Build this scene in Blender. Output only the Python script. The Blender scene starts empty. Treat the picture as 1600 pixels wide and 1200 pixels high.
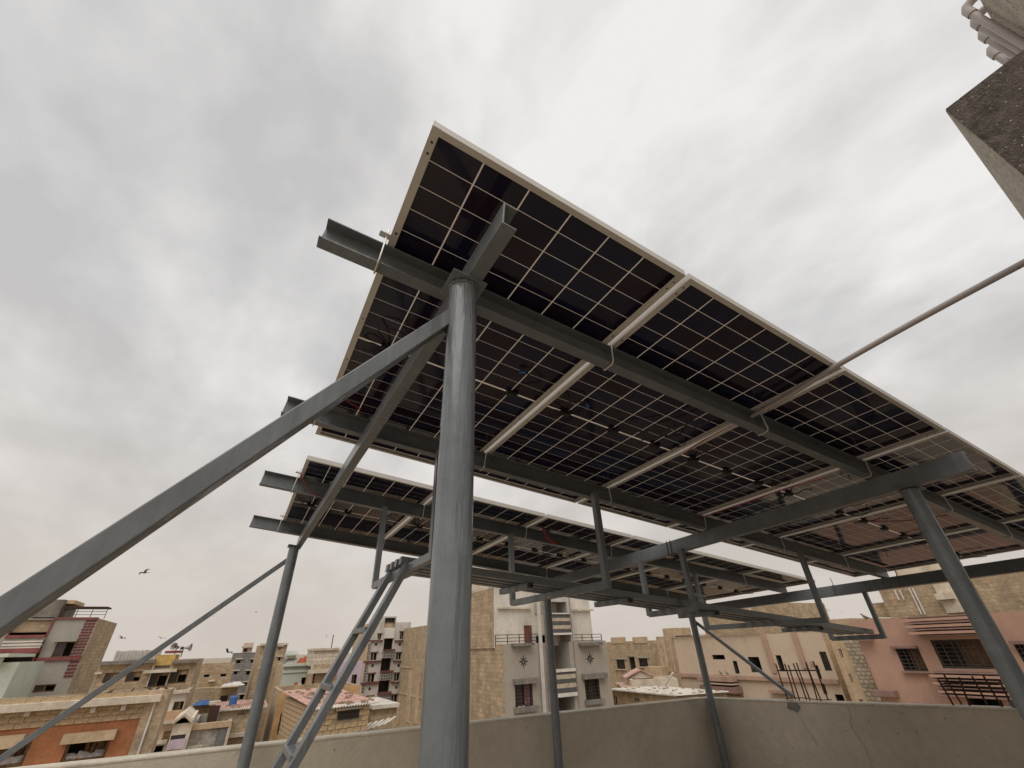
import bpy, bmesh, math, random
from mathutils import Vector, Matrix
rnd = random.Random(7)
C = bpy.context.scene.collection
scene = bpy.context.scene

# ------------------------------------------------------------------ camera
cam_d = bpy.data.cameras.new('camera')
cam = bpy.data.objects.new('camera', cam_d); C.objects.link(cam)
cam_d.sensor_fit = 'HORIZONTAL'; cam_d.sensor_width = 36.0
cam_d.lens = 36.0 * 646.788 / 1600.0
cam_d.clip_start = 0.05; cam_d.clip_end = 20000
cam.matrix_world = Matrix(((0.868865,-0.239519,-0.433248,0.000000),(-0.494001,-0.476400,-0.727328,0.000000),(-0.032191,0.845975,-0.532250,0.000000),(0.000000,0.000000,0.000000,1.000000)))
scene.camera = cam

# ------------------------------------------------------------------ sky, sun, exposure
SUN_DIR = Vector((-0.40, -0.42, 0.81)).normalized()          # towards the sun, behind the overcast
SUN_EL = math.asin(SUN_DIR.z); SUN_AZ = math.atan2(SUN_DIR.x, SUN_DIR.y)
world = bpy.data.worlds.new('World'); scene.world = world
world.use_nodes = True
nt = world.node_tree; nt.nodes.clear()
def wn(t, **k):
    n = nt.nodes.new(t)
    for a, b in k.items(): setattr(n, a, b)
    return n
L = nt.links.new
def wmath(op, a, b=None, c=None):
    n = wn('ShaderNodeMath', operation=op)
    for i, v in enumerate((a, b, c)):
        if v is None: continue
        if isinstance(v, (int, float)): n.inputs[i].default_value = v
        else: L(v, n.inputs[i])
    return n.outputs[0]
out = wn('ShaderNodeOutputWorld'); bg = wn('ShaderNodeBackground')
sky = wn('ShaderNodeTexSky', sky_type='NISHITA', sun_disc=False)
sky.sun_elevation = SUN_EL; sky.sun_rotation = SUN_AZ
STRENGTH = 0.1
tc = wn('ShaderNodeTexCoord'); sep = wn('ShaderNodeSeparateXYZ')
L(tc.outputs['Generated'], sep.inputs[0])
zc = wmath('MAXIMUM', sep.outputs[2], 0.0)
den = wmath('ADD', zc, 0.42)
comb = wn('ShaderNodeCombineXYZ')
L(wmath('DIVIDE', sep.outputs[0], den), comb.inputs[0])
L(wmath('DIVIDE', sep.outputs[1], den), comb.inputs[1])
def cloud(scale, detail, rough, off, dist=0.0):
    m = wn('ShaderNodeMapping'); m.inputs['Location'].default_value = off
    m.inputs['Rotation'].default_value = (0, 0, 1.355162); m.inputs['Scale'].default_value = (1.0, 0.75, 1)
    L(comb.outputs[0], m.inputs[0])
    n = wn('ShaderNodeTexNoise'); n.inputs['Scale'].default_value = scale; n.inputs['Detail'].default_value = detail
    n.inputs['Roughness'].default_value = rough; n.inputs['Distortion'].default_value = dist
    L(m.outputs[0], n.inputs['Vector']); return n.outputs[0]
n1 = cloud(1.35, 2.0, 0.45, (-10.993483, 9.360944, 0.651065))
n2 = cloud(3.2, 6.0, 0.52, (1.25259, -11.443699, 1.473284), 0.25)
n3 = cloud(8.5, 5.0, 0.5, (4.1, 0.7, 0))
mixn = wmath('ADD', wmath('MULTIPLY', n1, 0.46), wmath('ADD', wmath('MULTIPLY', n2, 0.44), wmath('MULTIPLY', wmath('SUBTRACT', n3, 0.5), 0.22)))
# the sun brightens the overcast around it, broadly
dot = wn('ShaderNodeVectorMath', operation='DOT_PRODUCT')
L(tc.outputs['Generated'], dot.inputs[0]); dot.inputs[1].default_value = SUN_DIR
glow = wmath('POWER', wmath('MAXIMUM', dot.outputs['Value'], 0.0), 3.0)
val = wmath('ADD', wmath('ADD', mixn, 0.05), wmath('MULTIPLY', glow, 0.06))
ramp = wn('ShaderNodeValToRGB')
els = ramp.color_ramp.elements
els[0].position = 0.40; els[0].color = (0.575, 0.565, 0.56, 1)
els[1].position = 0.47; els[1].color = (0.665, 0.655, 0.648, 1)
e = els.new(0.53); e.color = (0.765, 0.752, 0.738, 1)
e = els.new(0.60); e.color = (0.885, 0.87, 0.85, 1)
L(val, ramp.inputs[0])
# dusty low air: cloud colours fade to a flat warm grey near the horizon
hz = wn('ShaderNodeMapRange'); hz.interpolation_type = 'SMOOTHSTEP'
hz.inputs['From Min'].default_value = -0.02; hz.inputs['From Max'].default_value = 0.55
hz.inputs['To Min'].default_value = 0.85; hz.inputs['To Max'].default_value = 0.0
L(sep.outputs[2], hz.inputs['Value'])
mh = wn('ShaderNodeMix', data_type='RGBA'); L(hz.outputs[0], mh.inputs[0])
L(ramp.outputs[0], mh.inputs[6]); mh.inputs[7].default_value = (0.61, 0.54, 0.475, 1)
sc_ = wn('ShaderNodeVectorMath', operation='SCALE'); L(mh.outputs[2], sc_.inputs[0]); sc_.inputs['Scale'].default_value = 1.0 / STRENGTH
mx = wn('ShaderNodeMix', data_type='RGBA'); mx.inputs[0].default_value = 0.97
L(sky.outputs[0], mx.inputs[6]); L(sc_.outputs[0], mx.inputs[7])
L(mx.outputs[2], bg.inputs['Color']); bg.inputs['Strength'].default_value = STRENGTH
L(bg.outputs[0], out.inputs[0])

sun_d = bpy.data.lights.new('sun', 'SUN'); sun_d.energy = 1.5; sun_d.angle = math.radians(50); sun_d.color = (1, 0.95, 0.88)
sun = bpy.data.objects.new('sun', sun_d); C.objects.link(sun)
sun.rotation_euler = SUN_DIR.to_track_quat('Z', 'Y').to_euler(); sun.location = (0, 0, 50)

scene.view_settings.view_transform = 'Standard'; scene.view_settings.look = 'None'
scene.view_settings.exposure = 0.0; scene.view_settings.gamma = 1.0
scene.view_settings.use_curve_mapping = False
scene.render.engine = 'CYCLES'
scene.cycles.max_bounces = 8; scene.cycles.diffuse_bounces = 4

# ------------------------------------------------------------------ helpers
class MB:
    def __init__(s): s.v = []; s.f = []
    def add(s, vs, fs):
        o = len(s.v); s.v += [tuple(v) for v in vs]; s.f += [tuple(i + o for i in f) for f in fs]; return s
    def quad(s, a, b, c, d): return s.add([a, b, c, d], [(0, 1, 2, 3)])
    def box(s, x0, x1, y0, y1, z0, z1):
        if x0 > x1: x0, x1 = x1, x0
        if y0 > y1: y0, y1 = y1, y0
        if z0 > z1: z0, z1 = z1, z0
        return s.add([(x0,y0,z0),(x1,y0,z0),(x1,y1,z0),(x0,y1,z0),(x0,y0,z1),(x1,y0,z1),(x1,y1,z1),(x0,y1,z1)],
                     [(3,2,1,0),(4,5,6,7),(0,1,5,4),(1,2,6,5),(2,3,7,6),(3,0,4,7)])
    def hexa(s, c):     # eight corners: bottom four (ccw from above), top four
        return s.add(c, [(3,2,1,0),(4,5,6,7),(0,1,5,4),(1,2,6,5),(2,3,7,6),(3,0,4,7)])
    def sweep(s, p0, p1, prof, up=(0,0,1), closed=True, caps=True):   # profile of (side, up) pairs, swept p0 to p1
        p0 = Vector(p0); p1 = Vector(p1); d = (p1 - p0).normalized()
        r = d.cross(Vector(up)).normalized(); w = r.cross(d).normalized()
        n = len(prof)
        vs = [p + r*a + w*b for p in (p0, p1) for a, b in prof]
        fs = [(i, (i+1) % n, n + (i+1) % n, n + i) for i in range(n if closed else n-1)]
        if caps: fs += [tuple(range(n-1, -1, -1)), tuple(range(n, 2*n))]
        return s.add(vs, fs)
    def bar(s, p0, p1, w, h, up=(0,0,1)):
        return s.sweep(p0, p1, [(-w/2,-h/2),(w/2,-h/2),(w/2,h/2),(-w/2,h/2)], up)
    def tube(s, pts, r, n=10, caps=True, r1=None):
        pts = [Vector(p) for p in pts]; rings = []; o = len(s.v); ref = None
        for i, p in enumerate(pts):
            d = ((pts[min(i+1, len(pts)-1)] - p).normalized() + (p - pts[max(i-1, 0)]).normalized()).normalized()
            if ref is None: ref = d.orthogonal().normalized()
            ref = (ref - d*ref.dot(d)).normalized(); b = d.cross(ref)
            rr = r if r1 is None else r + (r1-r)*i/max(1, len(pts)-1)
            s.v += [tuple(p + (ref*math.cos(2*math.pi*k/n) + b*math.sin(2*math.pi*k/n))*rr) for k in range(n)]
        for i in range(len(pts)-1):
            for k in range(n):
                s.f.append((o+i*n+k, o+i*n+(k+1)%n, o+(i+1)*n+(k+1)%n, o+(i+1)*n+k))
        if caps:
            s.f.append(tuple(o+k for k in range(n-1,-1,-1))); e = o+(len(pts)-1)*n; s.f.append(tuple(e+k for k in range(n)))
        return s
    def mesh(s, name, m=None, smooth=False):
        me = bpy.data.meshes.new(name); me.from_pydata(s.v, [], s.f); me.update()
        if m: me.materials.append(m)
        bm = bmesh.new(); bm.from_mesh(me); bmesh.ops.recalc_face_normals(bm, faces=bm.faces); bm.to_mesh(me); bm.free()
        if smooth:
            me.polygons.foreach_set('use_smooth', [True]*len(me.polygons))
            try: me.set_sharp_from_angle(angle=math.radians(40))
            except Exception: pass
        return me
    def build(s, name, m, parent=None, smooth=False, bevel=0.0):
        o = bpy.data.objects.new(name, s.mesh(name, m, smooth)); C.objects.link(o); o.parent = parent
        if bevel:
            md = o.modifiers.new('bevel', 'BEVEL'); md.width = bevel; md.segments = 2; md.limit_method = 'ANGLE'
        return o
def tag(o, label, cat, group=None):
    o['label'] = label; o['category'] = cat
    if group: o['group'] = group
    return o
def empty(name, label=None, cat=None, loc=(0,0,0), group=None, mat=None):
    o = bpy.data.objects.new(name, None); C.objects.link(o); o.empty_display_size = 0.2
    if mat is not None: o.matrix_world = mat
    else: o.location = loc
    if label: tag(o, label, cat, group)
    return o
def inst(name, mesh, parent=None, mat=None):
    o = bpy.data.objects.new(name, mesh); C.objects.link(o); o.parent = parent
    if mat is not None: o.matrix_local = mat
    return o

# ------------------------------------------------------------------ materials
M = {}
def nodes(name):
    m = bpy.data.materials.new(name); m.use_nodes = True; t = m.node_tree
    return m, t, t.nodes['Principled BSDF']
def tn(t, ty, **k):
    n = t.nodes.new(ty)
    for a, b in k.items(): setattr(n, a, b)
    return n
def wallmat(key, col, rough=0.9, var=0.18, scale=1.2, stain=0.35, brick=None, bump=0.3, bumpscale=25, fleck=None):
    """plaster or block: colour variation, vertical dirt runs, optional block joints, fine relief"""
    m, t, b = nodes(key); lk = t.links.new
    tcn = tn(t, 'ShaderNodeTexCoord'); sp = tn(t, 'ShaderNodeSeparateXYZ'); lk(tcn.outputs['Object'], sp.inputs[0])
    ad = tn(t, 'ShaderNodeMath', operation='ADD'); lk(sp.outputs[0], ad.inputs[0]); lk(sp.outputs[1], ad.inputs[1])
    cb = tn(t, 'ShaderNodeCombineXYZ'); lk(ad.outputs[0], cb.inputs[0]); lk(sp.outputs[2], cb.inputs[1])
    ob = tn(t, 'ShaderNodeObjectInfo')
    n1 = tn(t, 'ShaderNodeTexNoise'); n1.inputs['Scale'].default_value = scale; n1.inputs['Detail'].default_value = 6; n1.inputs['Roughness'].default_value = 0.65
    lk(tcn.outputs['Object'], n1.inputs['Vector'])
    mp = tn(t, 'ShaderNodeMapping'); mp.inputs['Scale'].default_value = (0.6, 0.14, 1); lk(cb.outputs[0], mp.inputs[0])
    n2 = tn(t, 'ShaderNodeTexNoise'); n2.inputs['Scale'].default_value = 1.6; n2.inputs['Detail'].default_value = 5; lk(mp.outputs[0], n2.inputs['Vector'])
    r1 = tn(t, 'ShaderNodeMapRange'); r1.inputs['From Min'].default_value = 0.3; r1.inputs['From Max'].default_value = 0.7
    r1.inputs['To Min'].default_value = 1 - var; r1.inputs['To Max'].default_value = 1 + var; lk(n1.outputs[0], r1.inputs[0])
    r2 = tn(t, 'ShaderNodeMapRange'); r2.inputs['From Min'].default_value = 0.48; r2.inputs['From Max'].default_value = 0.72
    r2.inputs['To Min'].default_value = 1.0; r2.inputs['To Max'].default_value = 1 - stain*0.75; lk(n2.outputs[0], r2.inputs[0])
    n5 = tn(t, 'ShaderNodeTexNoise'); n5.inputs['Scale'].default_value = scale*5.5; n5.inputs['Detail'].default_value = 4; n5.inputs['Roughness'].default_value = 0.7
    lk(tcn.outputs['Object'], n5.inputs['Vector'])
    r5 = tn(t, 'ShaderNodeMapRange'); r5.inputs['From Min'].default_value = 0.35; r5.inputs['From Max'].default_value = 0.65
    r5.inputs['To Min'].default_value = 1 - var*0.7; r5.inputs['To Max'].default_value = 1 + var*0.5; lk(n5.outputs[0], r5.inputs[0])
    mu0 = tn(t, 'ShaderNodeMath', operation='MULTIPLY'); lk(r1.outputs[0], mu0.inputs[0]); lk(r5.outputs[0], mu0.inputs[1])
    mu = tn(t, 'ShaderNodeMath', operation='MULTIPLY'); lk(mu0.outputs[0], mu.inputs[0]); lk(r2.outputs[0], mu.inputs[1])
    base = None
    bp = tn(t, 'ShaderNodeBump'); bp.inputs['Strength'].default_value = bump; bp.inputs['Distance'].default_value = 0.02
    n3 = tn(t, 'ShaderNodeTexNoise'); n3.inputs['Scale'].default_value = bumpscale; n3.inputs['Detail'].default_value = 4
    lk(tcn.outputs['Object'], n3.inputs['Vector'])
    if brick:
        bw, bh, mort, mcol = brick
        br = tn(t, 'ShaderNodeTexBrick'); br.offset = 0.5
        br.inputs['Scale'].default_value = 1.0; br.inputs['Brick Width'].default_value = bw; br.inputs['Row Height'].default_value = bh
        br.inputs['Mortar Size'].default_value = mort; br.inputs['Mortar Smooth'].default_value = 0.3; br.inputs['Bias'].default_value = 0.0
        br.inputs['Color1'].default_value = (*[c*0.86 for c in col], 1); br.inputs['Color2'].default_value = (*[min(1, c*1.12) for c in col], 1)
        br.inputs['Mortar'].default_value = (*mcol, 1)
        dn = tn(t, 'ShaderNodeTexNoise'); dn.inputs['Scale'].default_value = 2.0; lk(cb.outputs[0], dn.inputs['Vector'])
        vm = tn(t, 'ShaderNodeVectorMath', operation='MULTIPLY_ADD'); lk(dn.outputs['Color'], vm.inputs[0]); vm.inputs[1].default_value = (0.07, 0.05, 0); lk(cb.outputs[0], vm.inputs[2])
        lk(vm.outputs[0], br.inputs['Vector']); base = br.outputs['Color']
        hm = tn(t, 'ShaderNodeMath', operation='MULTIPLY_ADD'); lk(br.outputs['Fac'], hm.inputs[0]); hm.inputs[1].default_value = -0.8; lk(n3.outputs[0], hm.inputs[2])
        lk(hm.outputs[0], bp.inputs['Height'])
    else:
        lk(n3.outputs[0], bp.inputs['Height'])
    mul = tn(t, 'ShaderNodeVectorMath', operation='SCALE')
    if base is None: mul.inputs[0].default_value = col
    else: lk(base, mul.inputs[0])
    lk(mu.outputs[0], mul.inputs['Scale'])
    last = mul.outputs[0]
    if fleck:
        vo = tn(t, 'ShaderNodeTexVoronoi'); vo.inputs['Scale'].default_value = fleck[0]; lk(tcn.outputs['Object'], vo.inputs['Vector'])
        fr = tn(t, 'ShaderNodeMapRange'); fr.inputs['From Min'].default_value = fleck[2]; fr.inputs['From Max'].default_value = fleck[2]*1.4
        fr.inputs['To Min'].default_value = 1; fr.inputs['To Max'].default_value = 0; lk(vo.outputs['Distance'], fr.inputs[0])
        wnz = tn(t, 'ShaderNodeMath', operation='GREATER_THAN'); sc = tn(t, 'ShaderNodeSeparateColor'); lk(vo.outputs['Color'], sc.inputs[0])
        lk(sc.outputs[0], wnz.inputs[0]); wnz.inputs[1].default_value = fleck[3]
        fm = tn(t, 'ShaderNodeMath', operation='MULTIPLY'); lk(fr.outputs[0], fm.inputs[0]); lk(wnz.outputs[0], fm.inputs[1])
        mxn = tn(t, 'ShaderNodeMix', data_type='RGBA'); lk(fm.outputs[0], mxn.inputs[0]); lk(last, mxn.inputs[6]); mxn.inputs[7].default_value = (*fleck[1], 1)
        last = mxn.outputs[2]
    lk(last, b.inputs['Base Color']); lk(bp.outputs[0], b.inputs['Normal'])
    b.inputs['Roughness'].default_value = rough; b.inputs['Specular IOR Level'].default_value = 0.25
    M[key] = m; return m
BLK = (0.42, 0.21, 0.022)
wallmat('tanblock', (0.440, 0.335, 0.220), brick=(0.42, 0.23, 0.022, (0.36, 0.265, 0.165)), var=0.25, stain=0.3)
wallmat('tanplain', (0.512, 0.378, 0.244), var=0.22)
wallmat('tanrough', (0.451, 0.342, 0.232), var=0.35, stain=0.5, bump=0.6)
wallmat('greyplaster', (0.378, 0.348, 0.305), var=0.1, stain=0.15)
wallmat('darkplaster', (0.207, 0.183, 0.159), var=0.3)
wallmat('lightplaster', (0.561, 0.518, 0.470), var=0.12)
wallmat('whiteplaster', (0.660, 0.610, 0.545), var=0.12, stain=0.25)
wallmat('paleplaster', (0.610, 0.525, 0.415), var=0.2, stain=0.4)
wallmat('creamplain', (0.659, 0.561, 0.439), var=0.15)
wallmat('creamblock', (0.671, 0.586, 0.476), brick=(0.6, 0.3, 0.02, (0.4, 0.33, 0.25)), var=0.2)
wallmat('stargrey', (0.370, 0.325, 0.275), var=0.08, stain=0.15)
wallmat('greyblock', (0.256, 0.244, 0.226), brick=(0.42, 0.22, 0.02, (0.15, 0.14, 0.13)), var=0.15)
wallmat('stone', (0.439, 0.360, 0.262), brick=(0.3, 0.2, 0.03, (0.24, 0.2, 0.15)), var=0.3)
wallmat('hutmortar', (0.329, 0.250, 0.171), var=0.2)
wallmat('blockunit', (0.512, 0.372, 0.226), var=0.35, scale=5, stain=0.3, bump=0.6, bumpscale=40)
wallmat('mint', (0.530, 0.570, 0.490), var=0.08, stain=0.2)
wallmat('mintlight', (0.58, 0.63, 0.54), var=0.08, stain=0.15)
wallmat('orange', (0.410, 0.170, 0.080), var=0.2, stain=0.3)
wallmat('yellow', (0.55, 0.36, 0.12), var=0.25)
wallmat('peach', (0.580, 0.460, 0.345), var=0.06, stain=0.15)
wallmat('peachband', (0.586, 0.366, 0.232), var=0.15)
wallmat('pink', (0.445, 0.275, 0.205), var=0.08, stain=0.18)
wallmat('pinkband', (0.440, 0.290, 0.225), var=0.12)
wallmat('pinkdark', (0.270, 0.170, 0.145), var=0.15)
wallmat('pinkplain', (0.55, 0.42, 0.34), var=0.1)
wallmat('amber', (0.561, 0.348, 0.171), var=0.2)
wallmat('lavender', (0.549, 0.451, 0.525), var=0.1)
wallmat('stained', (0.415, 0.378, 0.329), var=0.5, scale=1.5, stain=0.5)
wallmat('redpaint', (0.250, 0.085, 0.080), var=0.2)
wallmat('maroon', (0.159, 0.067, 0.055), var=0.2)
wallmat('redbrick', (0.190, 0.045, 0.045), var=0.2)
wallmat('whitepaint', (0.66, 0.61, 0.55), var=0.12, stain=0.25)
wallmat('greydoor', (0.17, 0.165, 0.155), var=0.3)
wallmat('wood', (0.21, 0.12, 0.06), var=0.4, scale=4, stain=0.4)
wallmat('openingshade', (0.035, 0.027, 0.022), var=0.2)  # near-black colour painting the unlit inside of openings left uncut
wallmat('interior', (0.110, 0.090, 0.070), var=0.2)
wallmat('orangecloth', (0.45, 0.13, 0.06)); wallmat('pinkcloth', (0.52, 0.25, 0.27), stain=0.5); wallmat('whitecloth', (0.62, 0.58, 0.54))
wallmat('rust', (0.07, 0.038, 0.028), var=0.5, scale=20)
wallmat('corr', (0.50, 0.47, 0.43), var=0.15)
wallmat('whitesheet', (0.62, 0.57, 0.50), var=0.25, scale=3)
wallmat('pinksheet', (0.530, 0.330, 0.275), var=0.35, scale=3)
wallmat('darkpaint', (0.06, 0.055, 0.05)); wallmat('slate', (0.10, 0.095, 0.09), var=0.2)
wallmat('mosaic', (0.48, 0.40, 0.30), var=0.4, scale=9)
wallmat('bluetank', (0.05, 0.13, 0.33), rough=0.5, var=0.1, stain=0.1)
wallmat('ground', (0.366, 0.305, 0.232), scale=0.2)
wallmat('parapet', (0.530, 0.470, 0.380), var=0.09, scale=1.6, stain=0.10, bump=0.35, bumpscale=30, fleck=(9.0, (0.33, 0.28, 0.22), 0.075, 0.72))
wallmat('coping', (0.600, 0.540, 0.440), var=0.15, scale=4)
wallmat('floor', (0.400, 0.330, 0.250), var=0.15)
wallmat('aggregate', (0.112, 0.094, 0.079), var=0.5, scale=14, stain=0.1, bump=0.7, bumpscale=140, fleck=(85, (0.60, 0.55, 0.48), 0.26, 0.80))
wallmat('towerplaster', (0.420, 0.375, 0.315), var=0.2, scale=9, stain=0.12, bump=0.8, bumpscale=45, fleck=(30, (0.16, 0.13, 0.11), 0.2, 0.86))
wallmat('darkstone', (0.30, 0.215, 0.15), var=0.3, scale=5)
wallmat('crackline', (0.470, 0.415, 0.335), var=0.2)
wallmat('patch', (0.20, 0.19, 0.175), var=0.2)
def screenpat():
    m, t, b = nodes('screenpat'); lk = t.links.new
    tcn = tn(t, 'ShaderNodeTexCoord'); sp = tn(t, 'ShaderNodeSeparateXYZ'); lk(tcn.outputs['Object'], sp.inputs[0])
    cb = tn(t, 'ShaderNodeCombineXYZ'); lk(sp.outputs[0], cb.inputs[0]); lk(sp.outputs[2], cb.inputs[1])
    vo = tn(t, 'ShaderNodeTexVoronoi', feature='DISTANCE_TO_EDGE'); vo.inputs['Scale'].default_value = 2.6; vo.inputs['Randomness'].default_value = 0.2; lk(cb.outputs[0], vo.inputs['Vector'])
    r = tn(t, 'ShaderNodeValToRGB'); r.color_ramp.elements[0].position = 0.08; r.color_ramp.elements[1].position = 0.14
    r.color_ramp.elements[0].color = (0.34, 0.31, 0.28, 1); r.color_ramp.elements[1].color = (0.09, 0.085, 0.08, 1)
    lk(vo.outputs[0], r.inputs[0]); lk(r.outputs[0], b.inputs['Base Color']); b.inputs['Roughness'].default_value = 0.8
    M['screenpat'] = m
screenpat()
def metal(key, col, rough, metallic=0.0, var=0.12, bump=0.15, scale=6, bs=18, streak=True):
    m, t, b = nodes(key); lk = t.links.new
    tcn = tn(t, 'ShaderNodeTexCoord')
    n1 = tn(t, 'ShaderNodeTexNoise'); n1.inputs['Scale'].default_value = scale; n1.inputs['Detail'].default_value = 7; n1.inputs['Roughness'].default_value = 0.7
    lk(tcn.outputs['Object'], n1.inputs['Vector'])
    r = tn(t, 'ShaderNodeMapRange'); r.inputs['From Min'].default_value = 0.3; r.inputs['From Max'].default_value = 0.7
    r.inputs['To Min'].default_value = 1-var; r.inputs['To Max'].default_value = 1+var; lk(n1.outputs[0], r.inputs[0])
    sc = tn(t, 'ShaderNodeVectorMath', operation='SCALE'); sc.inputs[0].default_value = col; lk(r.outputs[0], sc.inputs['Scale'])
    # chips and weld splashes
    vo = tn(t, 'ShaderNodeTexVoronoi'); vo.inputs['Scale'].default_value = 11; lk(tcn.outputs['Object'], vo.inputs['Vector'])
    f = tn(t, 'ShaderNodeMath', operation='LESS_THAN'); lk(vo.outputs['Distance'], f.inputs[0]); f.inputs[1].default_value = 0.045
    mxn = tn(t, 'ShaderNodeMix', data_type='RGBA'); lk(f.outputs[0], mxn.inputs[0]); lk(sc.outputs[0], mxn.inputs[6]); mxn.inputs[7].default_value = (*[c*0.45 for c in col], 1)
    lk(mxn.outputs[2], b.inputs['Base Color'])
    mp = tn(t, 'ShaderNodeMapping'); mp.inputs['Scale'].default_value = (1, 1, 0.12); lk(tcn.outputs['Object'], mp.inputs[0])
    n2 = tn(t, 'ShaderNodeTexNoise'); n2.inputs['Scale'].default_value = bs; n2.inputs['Detail'].default_value = 3; lk(mp.outputs[0], n2.inputs['Vector'])
    bp = tn(t, 'ShaderNodeBump'); bp.inputs['Strength'].default_value = bump; bp.inputs['Distance'].default_value = 0.02; lk(n2.outputs[0], bp.inputs['Height']); lk(bp.outputs[0], b.inputs['Normal'])
    rr = tn(t, 'ShaderNodeMapRange'); rr.inputs['To Min'].default_value = rough-0.1; rr.inputs['To Max'].default_value = rough+0.12; lk(n1.outputs[0], rr.inputs[0]); lk(rr.outputs[0], b.inputs['Roughness'])
    b.inputs['Metallic'].default_value = metallic
    M[key] = m; return m
metal('steel', (0.136, 0.147, 0.154), 0.30, bump=0.4, var=0.2)
metal('steel_post', (0.15, 0.165, 0.175), 0.24, bump=0.55, var=0.2, bs=30)
metal('alu', (0.53, 0.495, 0.45), 0.45, 0.15, var=0.06, bump=0.03)
metal('galv', (0.62, 0.59, 0.54), 0.4, 0.5, var=0.1, bump=0.05)
metal('pvc', (0.34, 0.30, 0.29), 0.5, 0, var=0.06, bump=0.0)
metal('greypvc', (0.36, 0.325, 0.30), 0.55, 0, var=0.1, bump=0.05)
metal('blackplastic', (0.012, 0.012, 0.013), 0.5, 0, bump=0.02)
metal('redcable', (0.30, 0.03, 0.03), 0.5, 0, bump=0.02)
metal('blueplug', (0.02, 0.12, 0.36), 0.4, 0, bump=0.02)
metal('feather', (0.05, 0.042, 0.036), 0.8, 0, bump=0.05)
metal('feathergrey', (0.13, 0.12, 0.115), 0.8, 0, bump=0.05)
metal('iron', (0.06, 0.045, 0.036), 0.7, 0)
metal('holedark', (0.03, 0.025, 0.02), 0.8, 0)
def cellmat():
    m, t, b = nodes('cell'); lk = t.links.new
    ob = tn(t, 'ShaderNodeObjectInfo'); tcn = tn(t, 'ShaderNodeTexCoord')
    r = tn(t, 'ShaderNodeValToRGB'); r.color_ramp.elements[0].color = (0.020, 0.010, 0.021, 1); r.color_ramp.elements[1].color = (0.009, 0.012, 0.040, 1)
    e = r.color_ramp.elements.new(0.5); e.color = (0.014, 0.011, 0.027, 1)
    lk(ob.outputs['Random'], r.inputs[0])
    sp = tn(t, 'ShaderNodeSeparateXYZ'); lk(tcn.outputs['Object'], sp.inputs[0])
    mm = tn(t, 'ShaderNodeMath', operation='MULTIPLY'); lk(sp.outputs[0], mm.inputs[0]); mm.inputs[1].default_value = 1/0.0182
    fr = tn(t, 'ShaderNodeMath', operation='FRACT'); lk(mm.outputs[0], fr.inputs[0])
    lt = tn(t, 'ShaderNodeMath', operation='LESS_THAN'); lk(fr.outputs[0], lt.inputs[0]); lt.inputs[1].default_value = 0.10
    mxn = tn(t, 'ShaderNodeMix', data_type='RGBA'); lk(lt.outputs[0], mxn.inputs[0]); lk(r.outputs[0], mxn.inputs[6]); mxn.inputs[7].default_value = (0.024, 0.017, 0.019, 1)
    lk(mxn.outputs[2], b.inputs['Base Color']); b.inputs['Roughness'].default_value = 0.07; b.inputs['IOR'].default_value = 1.42
    M['cell'] = m
cellmat()
def backsheet():
    m, t, b = nodes('backsheet'); lk = t.links.new
    b.inputs['Base Color'].default_value = (0.64, 0.58, 0.52, 1); b.inputs['Roughness'].default_value = 0.12
    tr = tn(t, 'ShaderNodeBsdfTranslucent'); tr.inputs[0].default_value = (0.70, 0.63, 0.56, 1)
    mx = tn(t, 'ShaderNodeMixShader'); mx.inputs[0].default_value = 0.58
    lk(b.outputs[0], mx.inputs[1]); lk(tr.outputs[0], mx.inputs[2]); lk(mx.outputs[0], t.nodes['Material Output'].inputs[0])
    M['backsheet'] = m
backsheet()
def pane():
    m, t, b = nodes('pane'); b.inputs['Base Color'].default_value = (0.05, 0.042, 0.035, 1); b.inputs['Roughness'].default_value = 0.12
    M['pane'] = m
pane()
GZ = -10.6

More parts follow.
